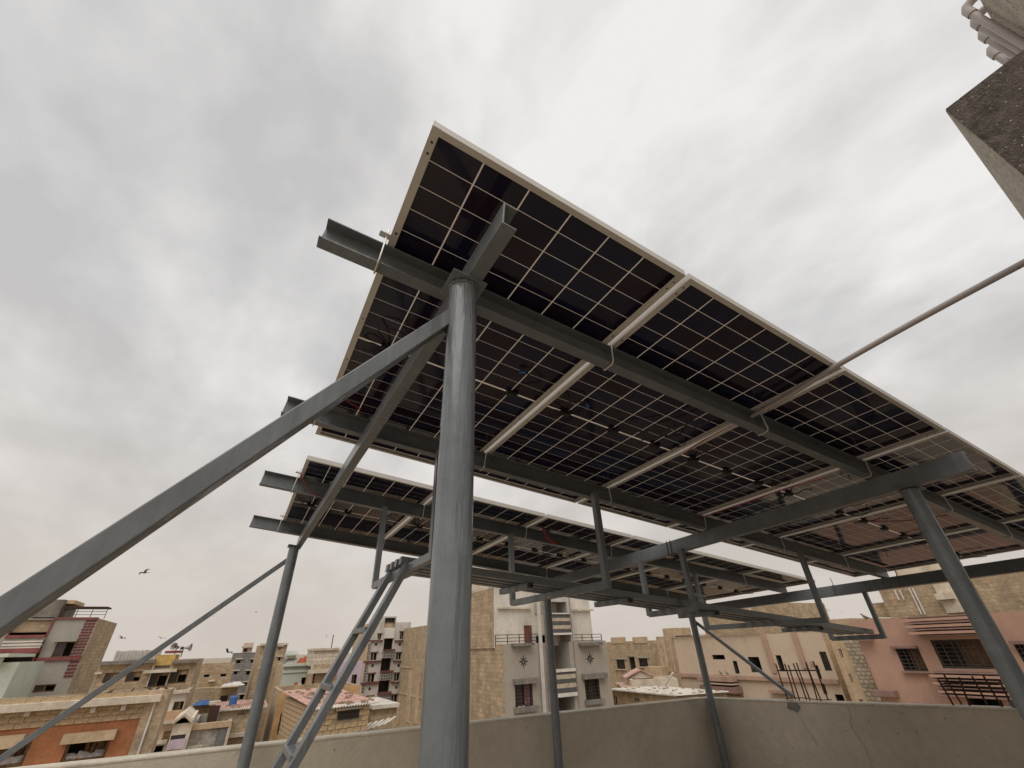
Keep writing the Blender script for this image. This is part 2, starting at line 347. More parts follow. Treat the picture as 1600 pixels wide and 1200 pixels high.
# building data: key, turn, origin, width, top, depth, material, elements (metres, local to each front)
BUILDINGS = [
('red_trim',0,(-16.31,50.00),6.29,2.87,7.53,'greyplaster',None,[
  ('W','o',[1.49,1.78,3.66,2.79],{}),
  ('W','o',[1.77,-0.85,3.76,0.66],{}),
  ('W','b',[4.47,0.29,5.55,1.29],{}),
  ('W','b',[4.35,-1.86,5.53,-1.4],{}),
  ('X','cornice','redpaint',[3.64,2.81,6.3,2.94],-0.12,0.12),
  ('X','floor_band','redpaint',[3.75,0.07,6.31,0.29],-0.12,0.12),
  ('X','floor_band','redpaint',[1.23,0.22,1.78,0.34],-0.12,0.12),
  ('X','trim','redpaint',[3.61,1.72,3.71,2.82],-0.1,0.1),
  ('X','trim','redpaint',[1.47,1.77,1.54,2.81],-0.1,0.1),
  ('X','trim','redpaint',[3.53,-0.91,3.64,0.6],-0.1,0.1),
  ('X','balcony_rail','redpaint',[1.53,1.57,3.69,1.77],-0.5,0.5),
  ('X','balcony_panel','greyplaster',[1.54,1.34,3.71,1.62],-0.4,0.4),
  ('X','balcony_band','whitepaint',[1.56,1.29,3.71,1.4],-0.45,0.45),
  ('X','balcony_band','redpaint',[1.57,1.17,3.72,1.35],-0.4,0.4),
  ('X','balcony_band','whitepaint',[1.58,1.09,3.72,1.23],-0.45,0.45),
  ('X','balcony_panel','greyplaster',[1.58,0.93,3.73,1.16],-0.4,0.4),
  ('X','balcony_band','whitepaint',[1.6,0.87,3.73,1.0],-0.45,0.45),
  ('X','balcony_rail','redpaint',[1.6,0.61,3.75,0.93],-0.5,0.5),
  ('X','window_hood','greyplaster',[4.25,1.29,5.6,1.47],-0.4,0.4),
  ('BR','brick_strip',[5.55,0.21,6.25,2.78],[5.7,-1.06,6.26,0.05]),
  ('X','roof_room','darkplaster',[2.14,2.95,3.76,4.19],0.0,4),
  ('X','roof_wall','tanplain',[0.88,2.91,2.68,3.69],1.0,0.3),
  ('X','roof_room_side','tanplain',[3.74,3.93,4.26,4.19],0.5,3),
  ('RAIL',[3.87,2.92,6.6,3.58]),
  ('X','shade_cover','rust',[3.84,3.62,6.54,3.72],0.2,1.5),
]),
('mint_porch',0,(-12.95,44.00),1.14,0.07,5.00,'mint',None,[
  ('X','roof_slab','mintlight',[-0.21,0.36,0.66,0.55],-0.8,5),
  ('X','post','mintlight',[0.14,-0.18,0.32,0.38],-0.3,0.3),
]),
('orange',0,(-7.63,25.00),5.22,-1.10,1.20,'orange',None,[
  ('W','j',[3.27,-3.06,4.49,-2.45],{}),
  ('W','j',[0.79,-3.01,2.28,-2.31],{}),
  ('X','window_hood','tanplain',[3.12,-2.5,4.61,-2.22],-0.35,0.35),
  ('X','window_hood','tanplain',[0.52,-2.45,2.08,-2.11],-0.35,0.35),
  ('X','corner_column','tanrough',[5.18,-3.15,5.87,-1.09],-0.12,1.5),
  ('BLK',[0.0,-1.96,5.43,-0.98]),
  ('X','ledge','paleplaster',[0.12,-1.45,5.64,-1.23],-0.45,0.45),
  ('X','bracket','paleplaster',[1.79,-1.6,1.93,-1.39],-0.3,0.3),
  ('X','bracket','paleplaster',[3.59,-1.64,3.73,-1.41],-0.3,0.3),
  ('X','bracket','paleplaster',[4.48,-1.65,4.62,-1.41],-0.3,0.3),
  ('X','bracket','paleplaster',[2.75,-1.62,2.88,-1.39],-0.3,0.3),
  ('X','downpipe','whitepaint',[5.45,-3.11,5.51,-1.29],-0.2,0.05),
]),
('yellow_room',0,(-7.30,42.00),5.36,-0.14,8.00,'tanblock',None,[
  ('W','b',[0.43,-1.28,1.15,-0.73],{}),
  ('W','b',[1.59,-1.29,2.37,-0.73],{}),
  ('W','b',[2.81,-1.67,3.91,-0.78],{}),
  ('W','b',[3.94,-1.53,5.0,-0.75],{}),
  ('W','d',[2.94,-0.67,3.86,-0.42],{}),
  ('X','yellow_wall','yellow',[2.83,-0.43,3.96,0.17],-0.05,3),
  ('X','ledge','paleplaster',[2.5,-0.85,4.31,-0.68],-0.5,0.5),
  ('X','post','paleplaster',[2.84,-1.62,2.92,-0.41],-0.12,0.12),
  ('X','post','paleplaster',[3.91,-1.61,3.97,-0.81],-0.12,0.12),
  ('X','roof_overhang','darkplaster',[-0.07,-0.28,2.92,-0.08],-0.4,0.9),
  ('X','roof_overhang','darkplaster',[3.88,-0.36,5.37,-0.19],-0.4,0.9),
  ('X','ledge','paleplaster',[-0.06,-0.76,0.31,-0.67],-0.4,0.4),
  ('X','screen_panel','corr',[0.07,-0.27,2.75,0.51],3,0.1),
  ('X','roof_slab','greyplaster',[1.15,-0.14,2.23,0.02],-0.1,2),
]),
('peach_strip',0,(-2.83,38.00),1.08,-1.79,8.00,'whiteplaster',None,[
  ('W','b',[0.51,-2.74,1.03,-2.31],{}),
  ('X','ledge','paleplaster',[-0.25,-1.89,1.15,-1.72],-0.3,0.3),
  ('X','floor_band','peachband',[0.11,-3.28,1.07,-2.75],-0.4,0.4),
  ('X','ledge','paleplaster',[0.06,-3.32,0.79,-3.19],-0.5,0.5),
  ('X','lower_wall','peach',[0.12,-4.22,0.83,-3.27],-0.05,0.05),
  ('W','d',[0.12,-4.69,0.7,-4.34],{}),
  ('X','door','wood',[0.48,-4.19,0.9,-3.71],-0.08,0.08),
  ('X','balcony_rail','paleplaster',[0.07,-4.24,0.78,-4.1],-0.5,0.5),
  ('X','side_column','tanrough',[1.1,-2.88,1.08,-1.73],-0.1,0.5),
]),
('gable',0,(-1.72,33.00),0.83,-2.75,4.00,'creamplain',None,[
  ('W','g',[0.04,-3.64,0.67,-3.43],{}),
  ('X','lower_wall','lavender',[0.03,-4.0,0.73,-3.6],-0.06,0.06),
  ('GAB',[-0.07,-2.91,0.78,-2.74],[-0.15,-2.82,0.75,-2.5]),
]),
('shutter',0,(-0.96,34.00),1.94,-3.20,6.00,'stained',None,[
  ('X','door','greydoor',[1.34,-4.22,1.9,-3.34],-0.08,0.08),
  ('X','door_frame','paleplaster',[1.8,-4.2,1.94,-3.3],-0.12,0.12),
  ('X','ledge','paleplaster',[0.11,-4.19,0.81,-4.05],-0.5,0.5),
  ('X','coping','tanplain',[-0.09,-3.39,1.91,-3.13],-0.15,0.3),
]),
('tan_low',0,(-2.46,60.00),3.04,-0.73,9.00,'tanblock',None,[
  ('W','d',[0.55,-1.85,1.09,-1.56],{}),
  ('W','d',[2.0,-1.88,2.56,-1.58],{}),
  ('W','d',[0.55,-3.14,1.26,-2.71],{}),
  ('X','parapet_stub','tanplain',[1.17,-0.84,1.96,-0.67],0.0,0.4),
  ('X','lower_wing','tanblock',[-0.31,-5.33,2.17,-2.64],-1.5,1.5),
  ('X','side_wing','tanblock',[1.85,-4.02,3.86,-2.67],-2.5,2.5),
  ('X','doorway','openingshade',[2.56,-3.92,3.18,-3.29],-2.6,0.06),
  ('X','ledge','paleplaster',[1.1,-2.19,1.69,-2.07],-0.3,0.3),
]),
('tile_shed',0,(0.24,36.00),1.90,-2.81,5.00,'tanblock',None,[
  ('W','d',[0.98,-3.13,1.39,-2.96],{}),
  ('X','ledge','paleplaster',[0.75,-4.11,1.83,-3.93],-0.3,0.3),
  ('X','lintel','paleplaster',[-0.68,-2.43,-0.1,-2.29],-0.5,0.5),
  ('ROOF',[-0.3,2.5],-2.79,-2.68,4.0,'pinksheet',22),
  ('X','pole','rust',[-0.56,-3.33,-0.38,-2.45],-0.8,0.06),
  ('X','pole','rust',[-0.48,-3.33,-0.3,-2.46],-0.8,0.06),
  ('X','pole','rust',[-0.36,-3.36,-0.05,-2.47],-0.8,0.06),
]),
('grey_tower',0,(0.25,80.00),3.21,0.24,12.00,'greyblock',None,[
  ('W','h',[0.62,-1.05,1.21,-0.54],{}),
  ('W','h',[2.39,-1.07,2.9,-0.59],{}),
  ('W','h',[2.18,-2.46,2.73,-1.93],{}),
  ('W','h',[2.19,-3.74,2.71,-3.25],{}),
  ('W','h',[2.14,-5.21,2.69,-4.61],{}),
  ('W','h',[0.68,-2.34,1.17,-1.89],{}),
  ('X','roof_turret','pinkplain',[1.07,0.22,2.23,1.42],0.0,3),
  ('X','turret_cap','paleplaster',[0.89,0.84,2.28,1.07],-0.4,3.6),
  ('X','turret_window','openingshade',[1.17,0.35,1.61,0.69],-0.05,0.05),
]),
('tan_tower',0,(2.68,62.00),2.74,0.89,10.00,'tanblock',None,[
  ('W','h',[0.59,0.3,0.89,0.61],{}),
  ('W','h',[1.87,0.27,2.15,0.65],{}),
  ('W','h',[0.74,-0.73,1.01,-0.41],{}),
  ('W','h',[2.05,-0.74,2.34,-0.35],{}),
  ('W','h',[0.57,-1.74,0.85,-1.4],{}),
  ('W','h',[0.71,-2.74,0.96,-2.42],{}),
  ('X','coping','paleplaster',[-0.07,0.79,2.8,0.99],-0.2,0.4),
  ('X','lower_wall','tanblock',[1.72,-7.7,2.96,-1.18],-0.8,0.8),
  ('X','pipe','tanrough',[1.97,-7.64,2.39,-1.3],-0.9,0.1),
  ('X','pipe','tanrough',[2.4,-7.69,2.85,-1.32],-0.9,0.1),
]),
('mint',0,(4.63,52.00),2.41,-0.94,8.00,'mint',None,[
  ('W','d',[1.76,-2.86,2.4,-2.02],{}),
  ('X','roof_ledge','mintlight',[-0.1,-1.09,2.45,-0.86],-0.3,0.5),
  ('X','roof_turret','mintlight',[0.19,-0.45,0.89,0.13],0.0,2),
  ('X','turret_cap','mintlight',[0.07,-0.22,1.05,-0.08],-0.3,2.6),
  ('X','parapet_wall','greyplaster',[-0.1,-0.92,1.21,-0.44],1.0,0.3),
  ('X','towel','orangecloth',[1.22,-2.81,1.54,-2.37],-0.15,0.04),
  ('X','towel','whiteplaster',[1.5,-2.85,1.82,-2.42],-0.15,0.04),
  ('X','floor_band','mintlight',[-0.01,-1.6,2.29,-1.39],-0.08,0.08),
]),
('cream_turret',0,(6.79,48.00),2.05,-1.50,8.00,'tanplain',None,[
  ('W','o',[0.06,-2.99,1.3,-1.55],{}),
  ('X','roof_block','creamblock',[-0.3,-1.07,1.97,0.19],0.0,4),
  ('X','roof_coping','paleplaster',[-0.37,0.09,1.84,0.27],-0.2,4.4),
  ('X','floor_band','tanrough',[-0.11,-1.36,1.86,-0.96],-0.15,0.15),
  ('X','ledge','paleplaster',[-0.51,-1.61,1.91,-1.33],-0.6,0.6),
  ('X','antenna_mast','rust',[1.13,0.18,1.2,1.31],0.0,0.06),
]),
('lavender',0,(10.25,55.00),2.40,-1.05,8.00,'lavender',None,[
  ('W','b',[1.42,-3.02,1.95,-2.17],{}),
]),
('amber_wall',0,(3.28,36.00),4.96,-2.04,5.00,'amber',None,[
  ('X','window','wood',[0.32,-4.15,0.45,-3.17],-0.1,0.1),
  ('X','window_pane','openingshade',[0.35,-4.06,0.47,-3.25],-0.12,0.12),
]),
('shed',0,(8.01,31.00),1.48,-2.83,6.00,'tanblock',None,[
  ('X','roof_sheet','whitesheet',[-0.08,-2.96,1.53,-2.77],-0.3,5),
]),
('stair_block',0,(19.70,82.00),6.59,3.91,14.00,'lightplaster',None,[
  ('W','s',[0.98,1.37,1.61,2.23],{}),
  ('W','s',[0.2,-1.5,1.26,-0.4],{}),
  ('W','s',[0.17,-4.39,1.29,-3.22],{}),
  ('W','s',[0.4,-7.39,1.45,-6.17],{}),
  ('W','s',[4.77,1.35,5.39,2.47],{}),
  ('W','s',[4.43,-1.58,5.35,-0.55],{}),
  ('W','s',[4.45,-4.47,5.36,-3.38],{}),
  ('W','s',[4.3,-7.54,5.33,-6.23],{}),
  ('W','o',[2.18,-0.11,3.62,1.53],{}),
  ('W','o',[2.09,-3.03,3.63,-1.28],{}),
  ('W','o',[2.08,-5.92,3.76,-4.28],{}),
  ('W','o',[1.9,3.13,3.71,4.6],{}),
  ('P','stair_head','lightplaster',[1.59,3.91,3.88,4.82],[[1.9,3.91,3.71,4.6]]),
  ('X','stair_panel','whiteplaster',[2.0,1.56,3.74,2.89],-0.3,0.3),
  ('X','pattern_screen','screenpat',[2.1,-1.26,3.96,-0.24],-0.6,0.6),
  ('X','pattern_screen','screenpat',[2.11,-4.23,3.97,-3.16],-0.6,0.6),
  ('X','pattern_screen','screenpat',[2.05,-7.06,3.99,-5.95],-0.6,0.6),
  ('X','rail','maroon',[2.11,-0.27,4.04,-0.01],-0.7,0.7),
  ('X','rail','maroon',[2.05,-3.25,4.08,-2.95],-0.7,0.7),
  ('X','rail','maroon',[2.02,-6.11,4.09,-5.77],-0.7,0.7),
  ('X','floor_band','maroon',[-0.89,1.13,1.9,1.35],-0.3,0.3),
  ('X','floor_band','maroon',[-0.87,-1.79,2.0,-1.51],-0.3,0.3),
  ('X','floor_band','maroon',[-0.83,-4.66,2.05,-4.32],-0.3,0.3),
  ('X','floor_band','maroon',[3.94,1.04,5.5,1.23],-0.3,0.3),
  ('X','floor_band','maroon',[4.05,-1.86,5.54,-1.65],-0.3,0.3),
  ('X','floor_band','maroon',[4.09,-4.76,5.47,-4.52],-0.3,0.3),
  ('C','medallion','darkpaint',[0.88,0.76],0.21),
  ('C','medallion','darkpaint',[4.89,0.64],0.22),
  ('C','medallion','darkpaint',[0.73,-2.18],0.21),
  ('C','medallion','darkpaint',[5.04,-2.35],0.22),
  ('C','medallion','darkpaint',[0.71,-5.22],0.2),
  ('C','medallion','darkpaint',[4.99,-5.28],0.21),
  ('X','pattern_strip','screenpat',[-0.37,-1.45,-0.02,0.92],-0.1,0.1),
  ('X','pattern_strip','screenpat',[-0.5,-4.28,-0.04,-1.73],-0.1,0.1),
  ('X','pattern_strip','screenpat',[-0.58,-5.73,-0.1,-4.5],-0.1,0.1),
]),
('pilaster',-90,(25.00,81.48),22.52,2.91,14.00,'tanblock',None,[
  ('X','pilaster','tanplain',[4.88,-9.22,6.64,-2.77],-0.1,0.1),
  ('X','pilaster','tanplain',[8.74,-9.01,10.23,-2.54],-0.1,0.1),
  ('X','pilaster','tanplain',[12.88,-8.69,13.64,-5.97],-0.1,0.1),
  ('X','pilaster','tanplain',[0.66,-9.84,1.48,-6.41],-0.1,0.1),
  ('X','floor_band','tanplain',[0.66,-5.9,14.04,-6.08],-0.08,0.08),
  ('X','floor_band','tanplain',[-0.08,-2.66,6.57,-2.38],-0.08,0.08),
]),
('star',0,(14.22,26.00),7.97,0.03,14.00,'stargrey',None,[
  ('W','p',[0.68,-3.15,1.88,-1.89],{}),
  ('W','g',[5.8,-3.19,6.98,-1.92],{}),
  ('W','o',[3.07,-1.48,4.87,0.45],{}),
  ('W','o',[3.13,-3.63,4.92,-2.72],{}),
  ('P','stair_front','lightplaster',[3.07,0.03,5.3,3.52],[[3.03,1.66,4.92,2.35],[3.07,0.03,5.05,0.44]]),
  ('X','window_hood','darkplaster',[0.55,-1.99,2.18,-1.73],-0.35,0.35),
  ('X','window_hood','darkplaster',[5.6,-2.03,7.51,-1.76],-0.35,0.35),
  ('X','window_sill','darkplaster',[0.58,-3.3,2.08,-3.06],-0.3,0.3),
  ('X','window_sill','darkplaster',[5.65,-3.33,7.06,-3.1],-0.3,0.3),
  ('X','roof_ledge','darkplaster',[0.49,-0.1,1.94,0.05],-0.4,0.4),
  ('X','roof_ledge','darkplaster',[5.6,-0.23,7.38,-0.06],-0.4,0.4),
  ('X','balcony_stripe','slate',[3.05,1.42,5.04,1.61],-0.1,0.1),
  ('X','balcony_stripe','mosaic',[3.05,1.2,5.04,1.4],-0.1,0.1),
  ('X','balcony_stripe','slate',[3.06,0.98,5.04,1.18],-0.1,0.1),
  ('X','balcony_stripe','mosaic',[3.07,0.76,5.04,0.97],-0.1,0.1),
  ('X','balcony_stripe','slate',[3.07,0.55,5.04,0.76],-0.1,0.1),
  ('X','balcony_rail','whitepaint',[3.09,0.43,5.06,0.54],-0.14,0.14),
  ('X','balcony_rail','whitepaint',[3.03,1.61,5.04,1.68],-0.14,0.14),
  ('X','balcony_stripe','slate',[3.08,-1.77,5.05,-1.46],-0.1,0.1),
  ('X','balcony_stripe','mosaic',[3.09,-2.01,5.05,-1.69],-0.1,0.1),
  ('X','balcony_stripe','slate',[3.1,-2.24,5.05,-1.92],-0.1,0.1),
  ('X','balcony_stripe','mosaic',[3.1,-2.47,5.04,-2.15],-0.1,0.1),
  ('X','balcony_stripe','slate',[3.11,-2.7,5.04,-2.37],-0.1,0.1),
  ('X','balcony_rail','whitepaint',[3.1,-2.81,5.04,-2.62],-0.14,0.14),
  ('X','balcony_rail','whitepaint',[3.07,-1.56,5.06,-1.4],-0.14,0.14),
  ('X','stair_pillar','lightplaster',[2.46,-3.45,2.71,3.5],-0.06,0.06),
  ('X','stair_pillar','darkplaster',[3.0,-3.47,2.93,3.44],-0.08,0.08),
  ('X','stair_pillar','darkplaster',[5.1,-3.49,5.12,3.58],-0.08,0.08),
  ('STAR',[1.33,-0.9,0.32]),
  ('STAR',[6.45,-0.96,0.34]),
  ('X','upper_wall','whiteplaster',[-0.04,-0.16,7.88,3.34],1.24,10),
  ('X','upper_ledge','paleplaster',[0.18,1.99,2.68,2.08],1.04,0.2),
  ('X','upper_ledge','paleplaster',[6.09,1.89,8.04,2.0],1.04,0.2),
  ('X','terrace_door','maroon',[2.14,0.05,2.72,1.04],1.18,0.06),
  ('X','side_wall','tanblock',[-0.11000000000000001,-0.16,-0.03,3.26],1.3,10.2),
  ('X','roof_room','creamplain',[-0.0,3.37,4.46,4.49],1.24,6),
  ('RAIL',[-0.54,0.0,2.81,0.51]),
  ('RAIL',[5.2,-0.11,7.72,0.41]),
]),
('two_window',-90,(55.00,65.09),10.96,-0.19,9.00,'tanblock',None,[
  ('W','g',[2.75,-3.89,4.61,-2.61],{}),
  ('W','g',[7.88,-3.52,9.66,-2.4],{}),
  ('W','d',[5.57,-4.02,7.0,-2.19],{}),
  ('X','parapet_block','tanplain',[2.15,-0.42,5.24,0.45],-0.1,0.5),
  ('X','parapet_block','tanplain',[7.32,-0.47,10.12,0.35],-0.1,0.5),
  ('X','window_frame','greyplaster',[2.46,-2.61,5.25,-2.46],-0.15,0.15),
  ('X','window_frame','greyplaster',[7.62,-2.41,10.2,-2.26],-0.15,0.15),
  ('X','window_sill','paleplaster',[2.36,-4.01,4.88,-3.94],-0.25,0.25),
  ('X','window_sill','paleplaster',[7.56,-3.63,9.82,-3.55],-0.25,0.25),
]),
('carved',-90,(48.00,46.13),3.36,0.24,9.00,'tanrough',None,[
  ('X','pilaster','tanplain',[1.47,-3.49,1.03,-0.18],-0.15,0.15),
  ('X','pilaster','tanplain',[2.39,-3.53,2.22,-0.12],-0.15,0.15),
  ('X','balcony','tanplain',[-1.81,-4.04,1.2,-2.98],-1.2,1.2),
  ('W','d',[-1.24,-2.88,-0.14,-2.23],{}),
  ('X','roof_block','tanplain',[1.39,0.14,3.36,1.11],0.0,3),
]),
('sheet_roof',-90,(26.00,30.42),6.24,-3.26,5.00,'tanblock',None,[
  ('W','d',[0.08,-4.07,0.41,-3.54],{}),
  ('W','d',[2.31,-3.79,2.83,-3.53],{}),
  ('ROOF',[-0.29000000000000004,6.51],-3.18,-3.33,5.0,'whitesheet',26),
]),
('cream_gable',-90,(33.00,36.42),3.28,-2.97,4.00,'creamplain',None,[
  ('GAB2',[-0.18,-2.89,3.63,-2.64]),
  ('X','terrace','pinkband',[-1.0,-3.62,4.51,-3.41],-1.0,1.0),
  ('X','post','wood',[2.21,-3.72,2.57,-3.34],-1.1,0.1),
]),
('peach',-90,(36.00,32.46),13.55,0.04,12.00,'peach',None,[
  ('W','x',[2.51,-2.63,2.95,-1.56],{}),
  ('W','x',[3.93,-1.64,5.12,-1.31],{}),
  ('W','x',[5.77,-2.59,6.16,-1.73],{}),
  ('W','x',[7.26,-2.46,8.2,-1.45],{}),
  ('W','x',[9.62,-2.35,10.03,-1.34],{}),
  ('W','g',[12.9,-2.23,13.35,-1.13],{}),
  ('W','x',[12.25,-3.57,12.49,-1.93],{}),
  ('W','x',[12.94,-3.91,13.45,-3.54],{}),
  ('X','cornice','pinkband',[-0.0,0.23,8.99,0.2],-0.25,0.25),
  ('X','pillar_strip','pinkband',[-0.09,-2.64,-0.03,0.07],-0.1,0.1),
  ('X','pillar_strip','pinkband',[9.0,-2.45,9.35,0.35],-0.15,0.15),
  ('X','pillar_strip','pinkband',[11.43,-2.09,11.78,0.3],-0.15,0.15),
  ('X','floor_band','pinkband',[-0.65,-2.96,13.55,-2.71],-0.2,0.2),
  ('X','balcony_band','pinkband',[2.59,-3.1,5.88,-2.78],-0.9,0.9),
  ('X','balcony_band','peach',[2.58,-3.31,5.85,-3.22],-0.85,0.85),
  ('X','balcony_band','pinkdark',[2.67,-3.83,6.02,-3.44],-0.9,0.9),
  ('X','under_balcony_shade','openingshade',[2.78,-4.05,5.99,-4.02],-0.05,0.05),  # flat dark strip, painted shade of the opening below the balcony
  ('X','shelf','pinkband',[-0.94,-3.98,0.29,-3.74],-0.4,0.4),
  ('X','shelf','pinkband',[8.42,-3.67,10.13,-3.5],-0.4,0.4),
  ('X','window_frame','pinkband',[12.04,-1.95,12.28,-1.71],-0.1,0.1),
  ('X','conduit','whitepaint',[6.97,-1.34,6.96,-0.71],-0.05,0.05),
]),
('tan_back',-90,(58.00,46.20),12.69,3.31,9.00,'tanblock',None,[
  ('X','conduit','whitepaint',[7.59,1.78,7.68,3.17],-0.08,0.08),
  ('X','conduit','whitepaint',[7.85,1.76,8.02,3.15],-0.08,0.08),
]),
('stone_strip',-90,(33.00,17.02),1.69,0.70,9.00,'tanplain',None,[
  ('W','d',[0.32,-1.37,0.47,-0.89],{}),
  ('W','d',[0.37,-2.61,0.49,-2.17],{}),
  ('W','d',[0.41,-3.55,0.6,-3.4],{}),
  ('X','stone_face','stone',[0.87,-10,1.64,-0.43],-0.08,0.08),
]),
('pink',-90,(30.00,13.97),8.73,0.52,10.00,'pink',None,[
  ('W','g',[1.56,-1.78,2.57,-0.82],{}),
  ('W','g',[3.2,-1.64,5.17,-0.48],{}),
  ('W','g',[6.11,-1.72,6.6,-0.71],{}),
  ('W','o',[3.52,-3.12,4.7,-2.77],{}),
  ('X','window_sill','pinkdark',[1.5,-1.85,2.61,-1.79],-0.25,0.25),
  ('X','window_hood','pinkdark',[1.44,-0.82,2.58,-0.72],-0.25,0.25),
  ('X','balcony_band','pinkdark',[2.73,0.47,5.67,0.52],-0.8,0.8),
  ('X','balcony_band','pink',[2.74,0.32,5.66,0.44],-0.78,0.78),
  ('X','balcony_band','pinkdark',[2.75,0.21,5.65,0.28],-0.8,0.8),
  ('X','balcony_band','pink',[2.76,0.05,5.64,0.16],-0.78,0.78),
  ('X','balcony_band','pinkdark',[2.77,-0.06,5.63,-0.0],-0.8,0.8),
  ('X','balcony_band','pink',[2.78,-0.23,5.62,-0.12],-0.78,0.78),
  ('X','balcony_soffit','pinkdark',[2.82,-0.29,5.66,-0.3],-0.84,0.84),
  ('X','balcony_band','pinkdark',[2.79,-1.79,5.29,-1.76],-0.8,0.8),
  ('X','balcony_band','pink',[2.8,-1.95,5.28,-1.85],-0.78,0.78),
  ('X','balcony_band','pinkdark',[2.82,-2.06,5.27,-2.03],-0.8,0.8),
  ('X','balcony_band','pink',[2.83,-2.23,5.27,-2.15],-0.78,0.78),
  ('X','balcony_band','pinkdark',[2.85,-2.36,5.26,-2.34],-0.8,0.8),
  ('X','balcony_band','pink',[2.86,-2.54,5.25,-2.47],-0.78,0.78),
  ('X','balcony_band','pinkdark',[2.88,-2.61,5.25,-2.67],-0.8,0.8),
  ('X','shelf','pinkdark',[-0.12,-2.86,0.87,-2.63],-0.5,0.5),
  ('X','shelf','pinkdark',[-0.05,-0.44,0.82,-0.31],-0.4,0.4),
  ('X','shelf','pinkdark',[1.44,-3.1,2.63,-3.06],-0.4,0.4),
  ('X','window_hood','pinkdark',[6.08,-0.69,7.11,-0.58],-0.3,0.3),
]),
('tan_tall',-90,(44.00,17.56),30.00,3.38,12.00,'tanblock',None,[
  ('X','roof_room','creamplain',[1.63,2.83,4.42,4.15],0.0,4),
  ('X','left_wing','tanblock',[-1.62,0.92,-0.14,1.92],1.0,3),
  ('X','conduit','whitepaint',[1.05,1.94,1.15,2.66],-0.1,0.08),
  ('X','conduit','whitepaint',[1.37,1.95,1.47,2.63],-0.1,0.08),
  ('X','conduit','whitepaint',[2.02,0.9,2.12,2.69],-0.1,0.08),
  ('X','conduit','whitepaint',[2.23,0.89,2.33,2.66],-0.1,0.08),
  ('X','plaster_column','paleplaster',[3.57,0.89,4.67,2.75],-0.12,0.1),
  ('X','canopy','paleplaster',[3.53,1.73,4.45,2.13],-0.6,0.6),
  ('W','d',[3.91,0.9,3.99,1.53],{}),
]),
]
HUT={'z': -2.35, 'N': [4.38, 27.0], 'R': [6.95, 27.49], 'L': [3.69, 35.51]}
# ------------------------------------------------------------------ ground and our own roof
o = MB().quad((-3000,-3000,GZ),(3000,-3000,GZ),(3000,3000,GZ),(-3000,3000,GZ)).build('ground', M['ground']); o['kind'] = 'structure'
o = MB().box(-7, 6.85, -8, 5.75, GZ+0.01, -1.6).build('roof_terrace', M['floor']); o['kind'] = 'structure'
# parapets: the left run along x, the right run along y; tops measured, slightly out of level
pl = empty('parapet_wall', 'long plastered parapet behind the poles, running left from the roof corner', 'parapet', (0, 5.5, -1.6))
def wall_run(name, a, b, za, zb, inward, thick, z0, m, over=0.0):
    a = Vector(a); b = Vector(b); nn = Vector((inward[0], inward[1]))
    p = [a + nn*over, b + nn*over, b - nn*(thick+over), a - nn*(thick+over)]
    zz = [za, zb, zb, za]
    mb = MB().hexa([(q.x, q.y, z0 if isinstance(z0, float) else z0[i]) for i, q in enumerate(p)] + [(q.x, q.y, z) for q, z in zip(p, zz)])
    return mb
def fin(o, parent):
    o.parent = parent; o.matrix_parent_inverse = Matrix.Translation(parent.location).inverted(); return o
fin(wall_run('w', (-7.0, 5.50), (6.55, 5.50), -0.62, -0.815, (0,-1), 0.15, -1.598, None).build('wall_face', M['parapet']), pl)
fin(wall_run('w', (-7.0, 5.50), (6.55, 5.50), -0.597, -0.792, (0,-1), 0.15, (-0.62,-0.815,-0.815,-0.62), None, 0.006).build('coping', M['coping'], bevel=0.008), pl)
pr_ = empty('parapet_wall', 'plastered parapet on the right with rusty rebars standing in its top', 'parapet', (6.6, 2, -1.6))
def ztop(y): return -0.795 + (5.5 - y)*0.0375
fin(wall_run('w', (6.553, 5.65), (6.553, -6.0), ztop(5.65)-0.023, ztop(-6)-0.023, (-1,0), 0.15, -1.598, None).build('wall_face', M['parapet']), pr_)
fin(wall_run('w', (6.553, 5.65), (6.553, -6.0), ztop(5.65), ztop(-6), (-1,0), 0.15, (ztop(5.65)-0.023, ztop(-6)-0.023, ztop(-6)-0.023, ztop(5.65)-0.023), None, 0.006).build('coping', M['coping'], bevel=0.008), pr_)
# cracks and the dark patch under the brace foot on the right parapet
def crack(pts, w, m, name):
    mb = MB(); x = 6.5525
    for i in range(len(pts)-1):
        (y0, z0), (y1, z1) = pts[i], pts[i+1]
        mb.add([(x, y0-w/2, z0), (x, y0+w/2, z0), (x, y1+w/2, z1), (x, y1-w/2, z1), (x-.004, y0-w/2, z0), (x-.004, y0+w/2, z0), (x-.004, y1+w/2, z1), (x-.004, y1-w/2, z1)],
               [(4,5,6,7),(0,1,5,4),(1,2,6,5),(2,3,7,6),(3,0,4,7)])
    return fin(mb.build(name, m), pr_)
crack([(4.11,-.78),(4.10,-.86),(4.07,-.90),(4.05,-1.0),(4.0,-1.1),(3.97,-1.18)], .005, M['crackline'], 'crack')
crack([(3.46,-.745),(3.45,-.84),(3.50,-.92),(3.47,-1.02),(3.42,-1.12),(3.44,-1.3)], .0045, M['crackline'], 'crack')
mb = MB(); pts = []
for k in range(18):
    a = 2*math.pi*k/18; r = 0.05 + 0.022*rnd.random()
    pts.append((6.548, 4.12 + 1.5*r*math.cos(a), -0.80 + r*math.sin(a)))
mb.add(pts, [tuple(range(18))]); mb.add([(6.555, p[1], p[2]) for p in pts] , [tuple(range(17,-1,-1))]); fin(mb.build('mortar_patch', M['patch']), pr_)

